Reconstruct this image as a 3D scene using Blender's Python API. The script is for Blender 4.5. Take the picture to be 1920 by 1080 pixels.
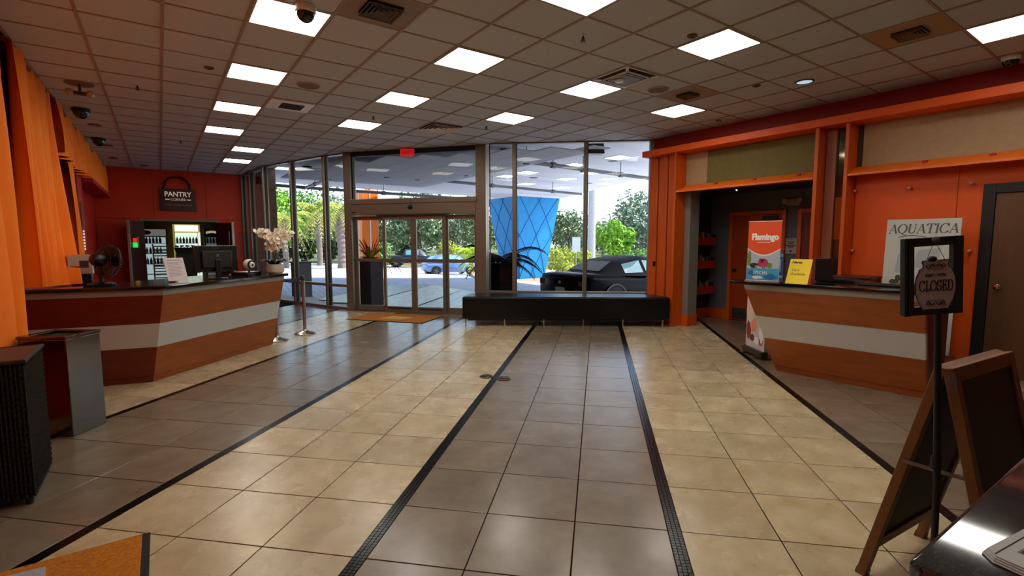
import bpy, bmesh, math, random
from mathutils import Vector, Matrix
R_ = random.Random(7)
PI = math.pi
C = bpy.context.scene.collection
for o in list(bpy.data.objects):
    bpy.data.objects.remove(o)

# ------------------------------------------------------------------ camera, world, sun, exposure
YAW, PIT, ROLL, FPX, EYE = 0.61466, 0.094081, -0.00045, 929.955, 1.58
cam = bpy.data.cameras.new('camera')
cam.sensor_width = 36.0
cam.lens = FPX / 1920 * 36.0
cam.clip_start = 0.05
cam.clip_end = 400
co = bpy.data.objects.new('camera', cam)
C.objects.link(co)
_f = Vector((math.sin(YAW) * math.cos(PIT), math.cos(YAW) * math.cos(PIT), -math.sin(PIT)))
_r = Vector((math.cos(YAW), -math.sin(YAW), 0))
_u = _r.cross(_f)
_r2 = _r * math.cos(ROLL) + _u * math.sin(ROLL)
_u2 = -_r * math.sin(ROLL) + _u * math.cos(ROLL)
co.matrix_world = Matrix((( _r2.x, _u2.x, -_f.x, 0), (_r2.y, _u2.y, -_f.y, 0), (_r2.z, _u2.z, -_f.z, EYE), (0, 0, 0, 1)))
sc = bpy.context.scene
sc.camera = co

w = bpy.data.worlds.new('sky')
sc.world = w
w.use_nodes = True
wn = w.node_tree
wn.nodes.clear()
wo = wn.nodes.new('ShaderNodeOutputWorld')
bg = wn.nodes.new('ShaderNodeBackground')
sky = wn.nodes.new('ShaderNodeTexSky')
sky.sky_type = 'NISHITA'
sky.sun_disc = False
sky.sun_elevation = math.radians(52)
sky.sun_rotation = math.radians(125)
sky.air_density = 1.0
sky.dust_density = 1.2
SKY_STRENGTH = 0.50
bg.inputs['Strength'].default_value = SKY_STRENGTH
wn.links.new(sky.outputs[0], bg.inputs['Color'])
wn.links.new(bg.outputs[0], wo.inputs['Surface'])

sun = bpy.data.lights.new('sun', 'SUN')
sun.energy = 10.0
sun.angle = math.radians(1.0)
sun.color = (1.0, 0.95, 0.86)
so = bpy.data.objects.new('sun', sun)
C.objects.link(so)
_sd = Vector((0.80, -0.30, 1.05)).normalized()      # towards the sun
so.rotation_euler = _sd.to_track_quat('Z', 'Y').to_euler()
so.location = (40, 0, 60)
PANEL_EMIT = 14.0

sc.view_settings.view_transform = 'Standard'
sc.view_settings.look = 'None'
sc.view_settings.gamma = 1.0
sc.view_settings.use_curve_mapping = False
sc.view_settings.exposure = 0.0
try:
    sc.cycles.max_bounces = 8
    sc.cycles.diffuse_bounces = 4
    sc.cycles.glossy_bounces = 4
    sc.cycles.transmission_bounces = 6
    sc.cycles.transparent_max_bounces = 16
    sc.cycles.use_denoising = True
    sc.cycles.sample_clamp_indirect = 6.0
    sc.cycles.caustics_reflective = False
    sc.cycles.caustics_refractive = False
except Exception:
    pass

# ------------------------------------------------------------------ materials
def lin(c):
    out = []
    for v in c[:3]:
        v = v / 255.0
        out.append(v / 12.92 if v <= 0.04045 else ((v + 0.055) / 1.055) ** 2.4)
    return (out[0], out[1], out[2], 1.0)

_m = {}
def mat(name, col=(128, 128, 128), rough=0.5, metal=0.0, spec=0.5, noise=None, bump=None, emit=None, coat=0.0, col2=None, stretch=None):
    """principled material; noise=(scale, amount) mottles towards col2 (or darker); bump=(scale, strength)"""
    if name in _m:
        return _m[name]
    m = bpy.data.materials.new(name)
    m.use_nodes = True
    nt = m.node_tree
    b = nt.nodes['Principled BSDF']
    b.inputs['Base Color'].default_value = lin(col)
    b.inputs['Roughness'].default_value = rough
    b.inputs['Metallic'].default_value = metal
    b.inputs['Specular IOR Level'].default_value = spec
    b.inputs['Coat Weight'].default_value = coat
    if coat:
        b.inputs['Coat Roughness'].default_value = 0.12
    tc = None
    if noise or bump:
        tc = nt.nodes.new('ShaderNodeTexCoord')
        mp = nt.nodes.new('ShaderNodeMapping')
        if stretch:
            mp.inputs['Scale'].default_value = stretch
        nt.links.new(tc.outputs['Object'], mp.inputs['Vector'])
    if noise:
        n = nt.nodes.new('ShaderNodeTexNoise')
        n.inputs['Scale'].default_value = noise[0]
        n.inputs['Detail'].default_value = 6
        n.inputs['Roughness'].default_value = 0.62
        nt.links.new(mp.outputs[0], n.inputs['Vector'])
        r = nt.nodes.new('ShaderNodeValToRGB')
        r.color_ramp.elements[0].position = 0.32
        r.color_ramp.elements[1].position = 0.68
        a = lin(col)
        c2 = lin(col2) if col2 else tuple(x * (1 - noise[1]) for x in a[:3]) + (1,)
        r.color_ramp.elements[0].color = c2
        r.color_ramp.elements[1].color = a
        nt.links.new(n.outputs[0], r.inputs[0])
        nt.links.new(r.outputs[0], b.inputs['Base Color'])
    if bump:
        n2 = nt.nodes.new('ShaderNodeTexNoise')
        n2.inputs['Scale'].default_value = bump[0]
        n2.inputs['Detail'].default_value = 4
        nt.links.new(mp.outputs[0], n2.inputs['Vector'])
        bp = nt.nodes.new('ShaderNodeBump')
        bp.inputs['Strength'].default_value = bump[1]
        bp.inputs['Distance'].default_value = 0.01
        nt.links.new(n2.outputs[0], bp.inputs['Height'])
        nt.links.new(bp.outputs[0], b.inputs['Normal'])
    if emit:
        b.inputs['Emission Color'].default_value = lin(emit[0])
        b.inputs['Emission Strength'].default_value = emit[1]
    _m[name] = m
    return m

def glass_mat(name, tint=(0.93, 0.95, 0.95), refl=1.0):
    if name in _m:
        return _m[name]
    m = bpy.data.materials.new(name)
    m.use_nodes = True
    nt = m.node_tree
    nt.nodes.clear()
    out = nt.nodes.new('ShaderNodeOutputMaterial')
    tr = nt.nodes.new('ShaderNodeBsdfTransparent')
    tr.inputs[0].default_value = (*tint, 1)
    gl = nt.nodes.new('ShaderNodeBsdfGlossy')
    gl.inputs['Roughness'].default_value = 0.02
    lw = nt.nodes.new('ShaderNodeLayerWeight'); lw.inputs['Blend'].default_value = 0.5
    pw = nt.nodes.new('ShaderNodeMath'); pw.operation = 'POWER'; pw.inputs[1].default_value = 5.0
    fr = nt.nodes.new('ShaderNodeMath'); fr.operation = 'MULTIPLY_ADD'; fr.inputs[1].default_value = 0.75 * refl; fr.inputs[2].default_value = 0.012 * refl
    nt.links.new(lw.outputs['Facing'], pw.inputs[0]); nt.links.new(pw.outputs[0], fr.inputs[0])
    mx = nt.nodes.new('ShaderNodeMixShader')
    nt.links.new(fr.outputs[0], mx.inputs[0])
    nt.links.new(tr.outputs[0], mx.inputs[1])
    nt.links.new(gl.outputs[0], mx.inputs[2])
    nt.links.new(mx.outputs[0], out.inputs[0])
    _m[name] = m
    return m

# ------------------------------------------------------------------ mesh builder
class MB:
    def __init__(s):
        s.v = []; s.f = []; s.mi = []
        s.cur = 0
    def add(s, vs, fs, M=None):
        o = len(s.v)
        if M is not None:
            vs = [M @ Vector(p) for p in vs]
        s.v += [tuple(p) for p in vs]
        s.f += [tuple(i + o for i in f) for f in fs]
        s.mi += [s.cur] * len(fs)
        return s
    def box(s, x0, x1, y0, y1, z0, z1, M=None):
        vs = [(x0, y0, z0), (x1, y0, z0), (x1, y1, z0), (x0, y1, z0), (x0, y0, z1), (x1, y0, z1), (x1, y1, z1), (x0, y1, z1)]
        return s.add(vs, [(0, 3, 2, 1), (4, 5, 6, 7), (0, 1, 5, 4), (1, 2, 6, 5), (2, 3, 7, 6), (3, 0, 4, 7)], M)
    def prism(s, poly, z0, z1, M=None, top=None):
        """poly: ccw xy list at z0; top: optional other xy list at z1"""
        n = len(poly)
        t = top or poly
        vs = [(p[0], p[1], z0) for p in poly] + [(p[0], p[1], z1) for p in t]
        fs = [tuple(range(n - 1, -1, -1)), tuple(range(n, 2 * n))]
        fs += [(i, (i + 1) % n, n + (i + 1) % n, n + i) for i in range(n)]
        return s.add(vs, fs, M)
    def hexa(s, b, t, M=None):
        """eight-corner block from two quads (bottom ccw, top ccw) given as 3-D points"""
        return s.add(list(b) + list(t), [(3, 2, 1, 0), (4, 5, 6, 7), (0, 1, 5, 4), (1, 2, 6, 5), (2, 3, 7, 6), (3, 0, 4, 7)], M)
    def lathe(s, prof, n=20, c=(0, 0, 0), M=None, cap=True):
        vs = []; fs = []
        for (r, z) in prof:
            for k in range(n):
                a = 2 * PI * k / n
                vs.append((c[0] + r * math.cos(a), c[1] + r * math.sin(a), c[2] + z))
        for i in range(len(prof) - 1):
            for k in range(n):
                k2 = (k + 1) % n
                fs.append((i * n + k, i * n + k2, (i + 1) * n + k2, (i + 1) * n + k))
        if cap:
            fs.append(tuple(range(n - 1, -1, -1)))
            fs.append(tuple((len(prof) - 1) * n + k for k in range(n)))
        return s.add(vs, fs, M)
    def tube(s, pts, r, n=8, M=None):
        pts = [Vector(p) for p in pts]
        rs = r if isinstance(r, (list, tuple)) else [r] * len(pts)
        vs = []; fs = []
        ref = None
        for i, p in enumerate(pts):
            a = pts[max(i - 1, 0)]; b = pts[min(i + 1, len(pts) - 1)]
            d = (b - a)
            d = d.normalized() if d.length > 1e-9 else Vector((0, 0, 1))
            if ref is None:
                ref = Vector((0, 0, 1)) if abs(d.z) < 0.9 else Vector((1, 0, 0))
            x = d.cross(ref)
            if x.length < 1e-6:
                x = d.cross(Vector((0, 1, 0.1)))
            x.normalize()
            y = x.cross(d)
            for k in range(n):
                t = 2 * PI * k / n
                vs.append(p + x * (rs[i] * math.cos(t)) + y * (rs[i] * math.sin(t)))
        for i in range(len(pts) - 1):
            for k in range(n):
                k2 = (k + 1) % n
                fs.append((i * n + k, i * n + k2, (i + 1) * n + k2, (i + 1) * n + k))
        fs.append(tuple(range(n - 1, -1, -1)))
        fs.append(tuple((len(pts) - 1) * n + k for k in range(n)))
        return s.add(vs, fs, M)
    def bar(s, a, b, w, h, up=(0, 0, 1), M=None):
        """rectangular bar from a to b: w across, h along up"""
        a = Vector(a); b = Vector(b)
        d = (b - a).normalized()
        x = d.cross(Vector(up))
        if x.length < 1e-6:
            x = Vector((1, 0, 0))
        x.normalize()
        y = x.cross(d)
        q = [x * (sx * w / 2) + y * (sy * h / 2) for sx, sy in ((-1, -1), (1, -1), (1, 1), (-1, 1))]
        return s.add([a + t for t in q] + [b + t for t in q], [(0, 1, 2, 3), (7, 6, 5, 4), (0, 4, 5, 1), (1, 5, 6, 2), (2, 6, 7, 3), (3, 7, 4, 0)], M)
    def sphere(s, c, r, n=12, m=8, sz=1.0, M=None):
        prof = []
        for i in range(m + 1):
            a = -PI / 2 + PI * i / m
            prof.append((max(r * math.cos(a), 1e-4), r * sz * math.sin(a)))
        return s.lathe(prof, n, c, M)
    def build(s, name, m, parent=None, bevel=0.0, seg=2, smooth=True, angle=35, M=None):
        me = bpy.data.meshes.new(name)
        me.from_pydata(s.v, [], s.f)
        ms = m if isinstance(m, (list, tuple)) else [m]
        for q in ms:
            me.materials.append(q)
        if len(ms) > 1:
            for p, i in zip(me.polygons, s.mi):
                p.material_index = i
        if bevel > 0:
            bm = bmesh.new(); bm.from_mesh(me)
            es = [e for e in bm.edges if len(e.link_faces) == 2 and e.calc_face_angle(0) > 0.5]
            bmesh.ops.bevel(bm, geom=es, offset=bevel, segments=seg, affect='EDGES', profile=0.5, clamp_overlap=True)
            bm.to_mesh(me); bm.free()
        me.update()
        if smooth:
            me.polygons.foreach_set('use_smooth', [True] * len(me.polygons))
            me.set_sharp_from_angle(angle=math.radians(20 if (bevel > 0 and seg < 3 and angle == 35) else angle))
        o = bpy.data.objects.new(name, me)
        C.objects.link(o)
        if parent is not None:
            o.parent = parent
        if M is not None:
            o.matrix_local = M
        if bevel > 0 and seg >= 3:
            wm_ = o.modifiers.new('weighted', 'WEIGHTED_NORMAL'); wm_.keep_sharp = True
        return o

def tag(o, label=None, cat=None, group=None, kind=None):
    if label: o['label'] = label
    if cat: o['category'] = cat
    if group: o['group'] = group
    if kind: o['kind'] = kind
    return o
def thing(name, label, cat, loc=(0, 0, 0), rz=0.0, group=None, M=None):
    o = bpy.data.objects.new(name, None)
    o.empty_display_size = 0.1
    C.objects.link(o)
    if M is not None:
        o.matrix_world = M
    else:
        o.location = loc; o.rotation_euler = (0, 0, rz)
    return tag(o, label, cat, group)
def struct(name, loc=(0, 0, 0), rz=0.0, M=None):
    o = bpy.data.objects.new(name, None)
    o.empty_display_size = 0.1
    C.objects.link(o)
    if M is not None:
        o.matrix_world = M
    else:
        o.location = loc; o.rotation_euler = (0, 0, rz)
    o['kind'] = 'structure'
    return o
def copy_tree(o, parent=None):
    c = o.copy(); C.objects.link(c)
    if parent is not None: c.parent = parent
    for ch in list(o.children):
        copy_tree(ch, c)
    return c
def frame(o, x, up):
    """matrix with local x = x, local z ~ up, local y away from a viewer who sees x running to the right"""
    x = Vector(x).normalized()
    z = Vector(up); z = (z - x * z.dot(x)).normalized()
    y = z.cross(x)
    return Matrix(((x.x, y.x, z.x, o[0]), (x.y, y.y, z.y, o[1]), (x.z, y.z, z.z, o[2]), (0, 0, 0, 1)))
def text(body, size, M, m, parent, name='lettering', ext=0.0008, align='CENTER', sx=1.0, bold=0.0, shear=0.0):
    cu = bpy.data.curves.new(name, 'FONT')
    cu.body = body; cu.size = size; cu.extrude = ext; cu.align_x = align; cu.align_y = 'CENTER'
    cu.offset = bold; cu.shear = shear; cu.resolution_u = 3
    t = bpy.data.objects.new('tmp', cu)
    C.objects.link(t)
    dg = bpy.context.evaluated_depsgraph_get()
    me = bpy.data.meshes.new_from_object(t.evaluated_get(dg))
    bpy.data.objects.remove(t)
    me.name = name
    me.materials.clear(); me.materials.append(m)
    # text lies in xy: stand it up in the local xz plane, facing -y
    S = Matrix.Diagonal((sx, 1, 1, 1))
    me.transform(M @ Matrix.Rotation(PI / 2, 4, 'X') @ S)
    o = bpy.data.objects.new(name, me)
    C.objects.link(o); o.parent = parent
    return o
T = Matrix.Translation
S2 = math.sqrt(0.5)

# common materials
ALU = mat('aluminium_frame', (128, 118, 104), 0.38, 0.55)
ALU_D = mat('dark_gasket', (22, 20, 18), 0.6)
STEEL = mat('brushed_steel', (190, 184, 176), 0.28, 1.0)
CHROME = mat('chrome', (210, 205, 198), 0.12, 1.0)
BLACK = mat('black_plastic', (10, 10, 11), 0.35)
BLACKM = mat('black_painted_metal', (12, 12, 12), 0.45, 0.0)
WHITE = mat('white_plastic', (225, 222, 215), 0.45)
PAPER = mat('white_paper', (214, 206, 206), 0.8)
ORANGE = mat('orange_paint', (238, 92, 6), 0.55, noise=(6, 0.06))
ORANGE_W = mat('orange_wood', (220, 92, 14), 0.42, noise=(5, 0.28), stretch=(1.0, 1.0, 0.15))
RED = mat('deep_red_paint', (176, 24, 6), 0.5)
REDO = mat('red_orange_paint', (222, 66, 4), 0.55, noise=(3, 0.1))
GLASS = glass_mat('window_glass')
# ------------------------------------------------------------------ the setting
HC = 3.543                                  # ceiling height
FP = [(2.13, 16.98), (2.20, 15.95), (2.34, 14.60), (2.76, 13.36), (3.21, 12.07), (3.56, 11.30), (5.47, 8.92), (5.53, 8.68), (5.92, 8.30), (7.00, 7.37), (7.96, 6.53)]

def clip(poly, a, b):
    """keep the side to the left of a->b"""
    out = []
    def sd(p): return (b[0] - a[0]) * (p[1] - a[1]) - (b[1] - a[1]) * (p[0] - a[0])
    for i in range(len(poly)):
        p, q = poly[i], poly[(i + 1) % len(poly)]
        sp, sq = sd(p), sd(q)
        if sp >= 0: out.append(p)
        if (sp >= 0) != (sq >= 0):
            t = sp / (sp - sq)
            out.append((p[0] + (q[0] - p[0]) * t, p[1] + (q[1] - p[1]) * t))
    return out
def seg_dist(p, a, b):
    ax, ay = a; bx, by = b
    t = ((p[0] - ax) * (bx - ax) + (p[1] - ay) * (by - ay)) / ((bx - ax) ** 2 + (by - ay) ** 2)
    t = max(0, min(1, t))
    return math.hypot(p[0] - ax - t * (bx - ax), p[1] - ay - t * (by - ay))
def clip_room(poly, xmax=7.97, xmin=-1.32, ymin=-0.9):
    cx = sum(p[0] for p in poly) / len(poly); cy = sum(p[1] for p in poly) / len(poly)
    for a, b in (((xmin, 50), (xmin, -50)), ((-50, ymin), (50, ymin)), ((xmax, -50), (xmax, 50)), ((50, 17.0), (-50, 17.0))):
        poly = clip(poly, a, b)
        if len(poly) < 3: return []
    ds = sorted((seg_dist((cx, cy), FP[i], FP[i + 1]), i) for i in range(len(FP) - 1))
    if ds[0][0] < 0.9:
        for d, i in ds[:2]:
            if d > 0.9: continue
            # room lies to the left when walking from F10 to F0
            a, b = FP[i + 1], FP[i]
            if i == ds[0][1]: 
                q = clip(poly, a, b)
                if len(q) < 3: return []
                poly = q
    return poly
def area(poly):
    return abs(sum(poly[i][0] * poly[(i + 1) % len(poly)][1] - poly[(i + 1) % len(poly)][0] * poly[i][1] for i in range(len(poly)))) / 2

def tile_mat(name, c1, c2, rough):
    m = bpy.data.materials.new(name); m.use_nodes = True
    nt = m.node_tree; b = nt.nodes['Principled BSDF']
    g = nt.nodes.new('ShaderNodeNewGeometry'); oi = nt.nodes.new('ShaderNodeObjectInfo')
    sc_ = nt.nodes.new('ShaderNodeVectorMath'); sc_.operation = 'SCALE'; sc_.inputs['Scale'].default_value = 7.0
    cb = nt.nodes.new('ShaderNodeCombineXYZ')
    ad = nt.nodes.new('ShaderNodeVectorMath'); ad.operation = 'ADD'
    nt.links.new(oi.outputs['Random'], sc_.inputs[0])
    nt.links.new(g.outputs['Position'], ad.inputs[0]); nt.links.new(sc_.outputs[0], ad.inputs[1])
    n = nt.nodes.new('ShaderNodeTexNoise'); n.inputs['Scale'].default_value = 4.0; n.inputs['Detail'].default_value = 4; n.inputs['Roughness'].default_value = 0.6
    nt.links.new(ad.outputs[0], n.inputs['Vector'])
    r = nt.nodes.new('ShaderNodeValToRGB'); r.color_ramp.elements[0].position = 0.30; r.color_ramp.elements[1].position = 0.70
    r.color_ramp.elements[0].color = lin(c2); r.color_ramp.elements[1].color = lin(c1)
    nt.links.new(n.outputs[0], r.inputs[0])
    hv = nt.nodes.new('ShaderNodeHueSaturation')
    mr = nt.nodes.new('ShaderNodeMapRange'); mr.inputs['To Min'].default_value = 0.88; mr.inputs['To Max'].default_value = 1.08
    nt.links.new(oi.outputs['Random'], mr.inputs['Value']); nt.links.new(mr.outputs[0], hv.inputs['Value'])
    nt.links.new(r.outputs[0], hv.inputs['Color']); nt.links.new(hv.outputs[0], b.inputs['Base Color'])
    n2 = nt.nodes.new('ShaderNodeTexNoise'); n2.inputs['Scale'].default_value = 5; n2.inputs['Detail'].default_value = 3
    nt.links.new(g.outputs['Position'], n2.inputs['Vector'])
    mr2 = nt.nodes.new('ShaderNodeMapRange'); mr2.inputs['To Min'].default_value = rough - 0.05; mr2.inputs['To Max'].default_value = rough + 0.07
    nt.links.new(n2.outputs[0], mr2.inputs['Value']); nt.links.new(mr2.outputs[0], b.inputs['Roughness'])
    bp = nt.nodes.new('ShaderNodeBump'); bp.inputs['Strength'].default_value = 0.06; bp.inputs['Distance'].default_value = 0.004
    n3 = nt.nodes.new('ShaderNodeTexNoise'); n3.inputs['Scale'].default_value = 9; n3.inputs['Detail'].default_value = 3
    nt.links.new(g.outputs['Position'], n3.inputs['Vector'])
    nt.links.new(n3.outputs[0], bp.inputs['Height']); nt.links.new(bp.outputs[0], b.inputs['Normal'])
    b.inputs['Specular IOR Level'].default_value = 0.8
    return m
TILE_B = tile_mat('beige_ceramic_tile', (202, 186, 150), (172, 152, 112), 0.26)
TILE_D = tile_mat('taupe_ceramic_tile', (132, 117, 97), (114, 100, 82), 0.23)
GROUT = mat('dark_grout', (22, 16, 12), 0.9, spec=0.1)
MOSAIC = mat('black_mosaic', (9, 9, 9), 0.22, spec=0.35, noise=(40, 0.4))

floor = MB().box(-1.45, 9.6, -3.1, 17.0, -0.16, -0.004)
_fl = [(-1.45, -3.1), (9.6, -3.1), (9.6, 6.3), (8.1, 6.45)] + [(x + 0.10, y + 0.06) for x, y in FP[::-1]] + [(-1.45, 17.0)]
floor = MB().prism(_fl, -0.16, -0.004).build('floor', GROUT)
tag(floor, kind='structure')
U0, V0, TS, SW = -1.1188, 2.6926, 0.5076, 0.0693
def uv(u, v): return ((u + v) * S2, (v - u) * S2)
G = 0.0036
ch = 0.0018
def tile_mesh(poly, name, m):
    n = len(poly)
    cx = sum(p[0] for p in poly) / n; cy = sum(p[1] for p in poly) / n
    ins = []
    for p in poly:
        dx, dy = cx - p[0], cy - p[1]; l = math.hypot(dx, dy)
        ins.append((p[0] + dx / l * ch * 1.4, p[1] + dy / l * ch * 1.4))
    vs = [(p[0], p[1], -0.012) for p in poly] + [(p[0], p[1], -0.0009) for p in poly] + [(p[0], p[1], 0.0) for p in ins]
    fs = [tuple(range(2 * n, 3 * n))]
    for i in range(n):
        j = (i + 1) % n
        fs.append((i, j, n + j, n + i)); fs.append((n + i, n + j, 2 * n + j, 2 * n + i))
    me = bpy.data.meshes.new(name); me.from_pydata(vs, [], fs); me.materials.append(m); me.update()
    return me
def _inview(x, y):
    d = Vector((x, y, 0)) - Vector((0, 0, EYE))
    zf = d.dot(_f)
    if zf < 0.3: return False
    px = 960 + FPX * d.dot(_r2) / zf; py = 540 - FPX * d.dot(_u2) / zf
    return -260 < px < 2180 and py < 1300
h = TS / 2 - G
_full = [(-h, -h), (h, -h), (h, h), (-h, h)]
_fm = {0: tile_mesh([uv(*p) for p in _full], 'floor_tile', TILE_D), 1: tile_mesh([uv(*p) for p in _full], 'floor_tile', TILE_B)}
tiles = []
strips = []
for band in range(-4, 4):
    ub = U0 + band * (3 * TS + SW)
    strips.append(ub + 3 * TS)
    for i in range(3):
        for j in range(-14, 34):
            uc = ub + (i + 0.5) * TS; vc = V0 + (j + 0.5) * TS
            poly = [uv(uc + a, vc + b) for a, b in _full]
            cx, cy = uv(uc, vc)
            xm = 9.38 if (3.35 < cy < 6.15) else 7.97
            q = clip_room(poly, xm)
            if len(q) < 3 or area(q) < 0.004: continue
            tiles.append((math.hypot(cx, cy), cx, cy, q, band % 2, abs(area(q) - area(poly)) < 1e-6, _inview(cx, cy)))
tiles.sort(key=lambda t: (not t[6], t[0]))
rest = {0: MB(), 1: MB()}
for k, (d, cx, cy, q, b, full, vis) in enumerate(tiles):
    if vis and k < 300:
        if full:
            o = bpy.data.objects.new('floor_tile', _fm[b]); o.location = (cx, cy, 0)
        else:
            o = bpy.data.objects.new('floor_tile', tile_mesh(q, 'floor_tile', TILE_B if b else TILE_D))
        C.objects.link(o); o.parent = floor
    else:
        me = tile_mesh(q, 't', GROUT)
        rest[b].add([v.co[:] for v in me.vertices], [tuple(p.vertices) for p in me.polygons])
        bpy.data.meshes.remove(me)
for b in (0, 1):
    if rest[b].v:
        tag(rest[b].build('floor_tile_field', TILE_B if b else TILE_D, floor, smooth=False), kind='stuff')
mos = MB()
for us in strips:
    p = SW / 3
    for a in range(3):
        for j in range(int((-3.0) / p), int(14.5 / p)):
            uc = us + (a + 0.5) * p; vc = V0 + (j + 0.5) * p
            x, y = uv(uc, vc)
            if x < -1.3 or y < -0.9 or y > 16.95: continue
            if x > (9.36 if 3.4 < y < 6.05 else 7.93): continue
            ok = True
            for i in range(len(FP) - 1):
                a_, b_ = FP[i], FP[i + 1]
                if min(a_[1], b_[1]) - 0.02 <= y <= max(a_[1], b_[1]) + 0.02:
                    t = (y - a_[1]) / (b_[1] - a_[1])
                    if x > a_[0] + t * (b_[0] - a_[0]) - 0.02: ok = False
            if not ok: continue
            g = p / 2 - 0.0016
            q = [uv(uc + s, vc + t) for s, t in ((-g, -g), (g, -g), (g, g), (-g, g))]
            dz = R_.uniform(-0.0004, 0.0004)
            mos.add([(X, Y, -0.006) for X, Y in q] + [(X, Y, -0.0006 + dz * (0.5 if i % 2 else -0.5)) for i, (X, Y) in enumerate(q)],
                    [(4, 5, 6, 7), (0, 1, 5, 4), (1, 2, 6, 5), (2, 3, 7, 6), (3, 0, 4, 7)])
tag(mos.build('mosaic_strip', MOSAIC, floor, smooth=False), kind='stuff')

# ---- ceiling
CEIL = mat('mineral_ceiling_tile', (206, 214, 224), 0.9, noise=(90, 0.16), bump=(160, 0.25))
TBAR = mat('ceiling_runner', (160, 140, 128), 0.6)
ceil = MB().prism([(-1.5, -3.2), (8.3, -3.2), (8.3, 6.6)] + [(x + 0.1, y + 0.05) for x, y in FP[::-1][1:]] + [(-1.5, 17.2)], HC + 0.03, HC + 0.22).build('ceiling', mat('ceiling_slab', (120, 104, 92), 0.9))
tag(ceil, kind='structure')
CX0, CY0, CS = 2.5603, 3.963, 0.6096
LIGHTS = [(-3, 1), (-3, 4), (-3, 7), (-3, 10), (-2, 13), (-2, 16), (0, 1), (0, 4), (0, 7), (3, 4), (3, 1), (3, -2), (6, 1), (0, -2), (6, -5)]
LIGHTS_UNSEEN = [(-3, -2), (-3, -5), (0, -5), (3, -5)]  # unseen panels behind the camera, added to light the room
VENTS = {(-2, 0): 'diffuser', (-2, 6): 'return', (2, 6): 'diffuser', (3, 0): 'round', (5, -4): 'small', (5, 0): 'small2'}
busy = set(LIGHTS) | set(LIGHTS_UNSEEN) | set(VENTS)
def ctile(poly):
    n = len(poly)
    vs = [(p[0], p[1], HC + 0.026) for p in poly] + [(p[0], p[1], HC + 0.004) for p in poly]
    fs = [tuple(range(2 * n - 1, n - 1, -1))] + [(i, n + i, n + (i + 1) % n, (i + 1) % n) for i in range(n)]
    me = bpy.data.meshes.new('ceiling_tile'); me.from_pydata(vs, [], fs); me.materials.append(CEIL); me.update()
    return me
hh = CS / 2 - 0.006
_cf = ctile([(-hh, -hh), (hh, -hh), (hh, hh), (-hh, hh)])
for i in range(-7, 10):
    for j in range(-8, 22):
        if (i, j) in busy: continue
        cx, cy = CX0 + (i + 0.5) * CS, CY0 + (j + 0.5) * CS
        if cx < -1.25: continue
        poly = [(cx + a * hh, cy + b * hh) for a, b in ((-1, -1), (1, -1), (1, 1), (-1, 1))]
        q = clip_room(poly, 7.95, -1.2, -0.95)
        if len(q) < 3 or area(q) < 0.01: continue
        if abs(area(q) - area(poly)) < 1e-6:
            o = bpy.data.objects.new('ceiling_tile', _cf); o.location = (cx, cy, R_.uniform(-0.0015, 0.002))
        else:
            o = bpy.data.objects.new('ceiling_tile', ctile(q))
        C.objects.link(o); o.parent = ceil
def face_x(y):
    for i in range(len(FP) - 1):
        a, b = FP[i], FP[i + 1]
        if b[1] <= y <= a[1]:
            t = (y - a[1]) / (b[1] - a[1]); return a[0] + t * (b[0] - a[0])
    return 7.95 if y < 6.53 else 2.13
def face_y(x):
    if x <= 2.13: return 17.0
    for i in range(len(FP) - 1):
        a, b = FP[i], FP[i + 1]
        if a[0] <= x <= b[0]:
            t = (x - a[0]) / (b[0] - a[0]); return a[1] + t * (b[1] - a[1])
    return 6.53
for i in range(-6, 10):
    x = CX0 + i * CS
    if x > 7.93 or x < -1.15: continue
    MB().box(x - 0.013, x + 0.013, -0.95, face_y(x) - 0.02, HC - 0.003, HC + 0.012).build('main_runner', TBAR, ceil, smooth=False)
for j in range(-8, 22):
    y = CY0 + j * CS
    if y > 16.95 or y < -0.95: continue
    MB().box(-1.2, face_x(y) - 0.02, y - 0.0105, y + 0.0105, HC - 0.0015, HC + 0.012).build('cross_tee', TBAR, ceil, smooth=False)
tag(MB().box(-1.2, 7.95, -3.1, -0.95, HC, HC + 0.03).build('ceiling_field', CEIL, ceil), kind='stuff')

# ---- walls
WR = 7.95
wall_r = MB().box(WR, WR + 0.25, -3.1, 3.40, 0, HC + 0.03).box(WR, WR + 0.25, 5.72, 6.56, 0, HC + 0.03).box(WR, WR + 0.25, 3.40, 5.72, 2.50, HC + 0.03).build('wall_right', REDO, smooth=False)
tag(wall_r, kind='structure')
for y0, y1 in ((1.866, 2.955), (-1.2, 1.86)):
    MB().box(WR - 0.012, WR, y0, y1, 0.0, 2.545).build('wall_panel', ORANGE, wall_r, bevel=0.003, seg=1)
wall_l = MB().box(-1.55, -1.35, -3.1, 17.2, 0, HC + 0.03).build('wall_left', RED, smooth=False)
tag(wall_l, kind='structure')
wall_b = MB().box(-1.5, -0.36, 17.04, 17.24, 0, HC + 0.03).box(1.37, 2.3, 17.04, 17.24, 0, HC + 0.03).box(-0.36, 1.37, 17.04, 17.24, 2.14, HC + 0.03).build('wall_back', mat('brick_red_paint', (206, 48, 2), .55, noise=(2, .15)), smooth=False)
tag(wall_b, kind='structure')
for x0, x1, z0, z1 in ((-1.35, -0.105, 2.2, HC), (-0.098, 1.135, 2.2, HC), (1.142, 2.13, 2.2, HC), (-1.35, -0.42, 0, 2.193), (1.43, 2.13, 0, 2.193)):
    MB().box(x0, x1, 17.015, 17.04, z0, z1).build('wall_panel', mat('brick_red_paint'), wall_b, bevel=0.003, seg=1)
tag(MB().box(-1.5, 8.2, -3.3, -3.1, 0, HC + 0.03).build('wall_light_closure', mat('cream_bounce_wall', (190, 170, 140), 0.7), smooth=False), kind='structure')  # unseen wall added behind the camera to contain and bounce light
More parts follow.
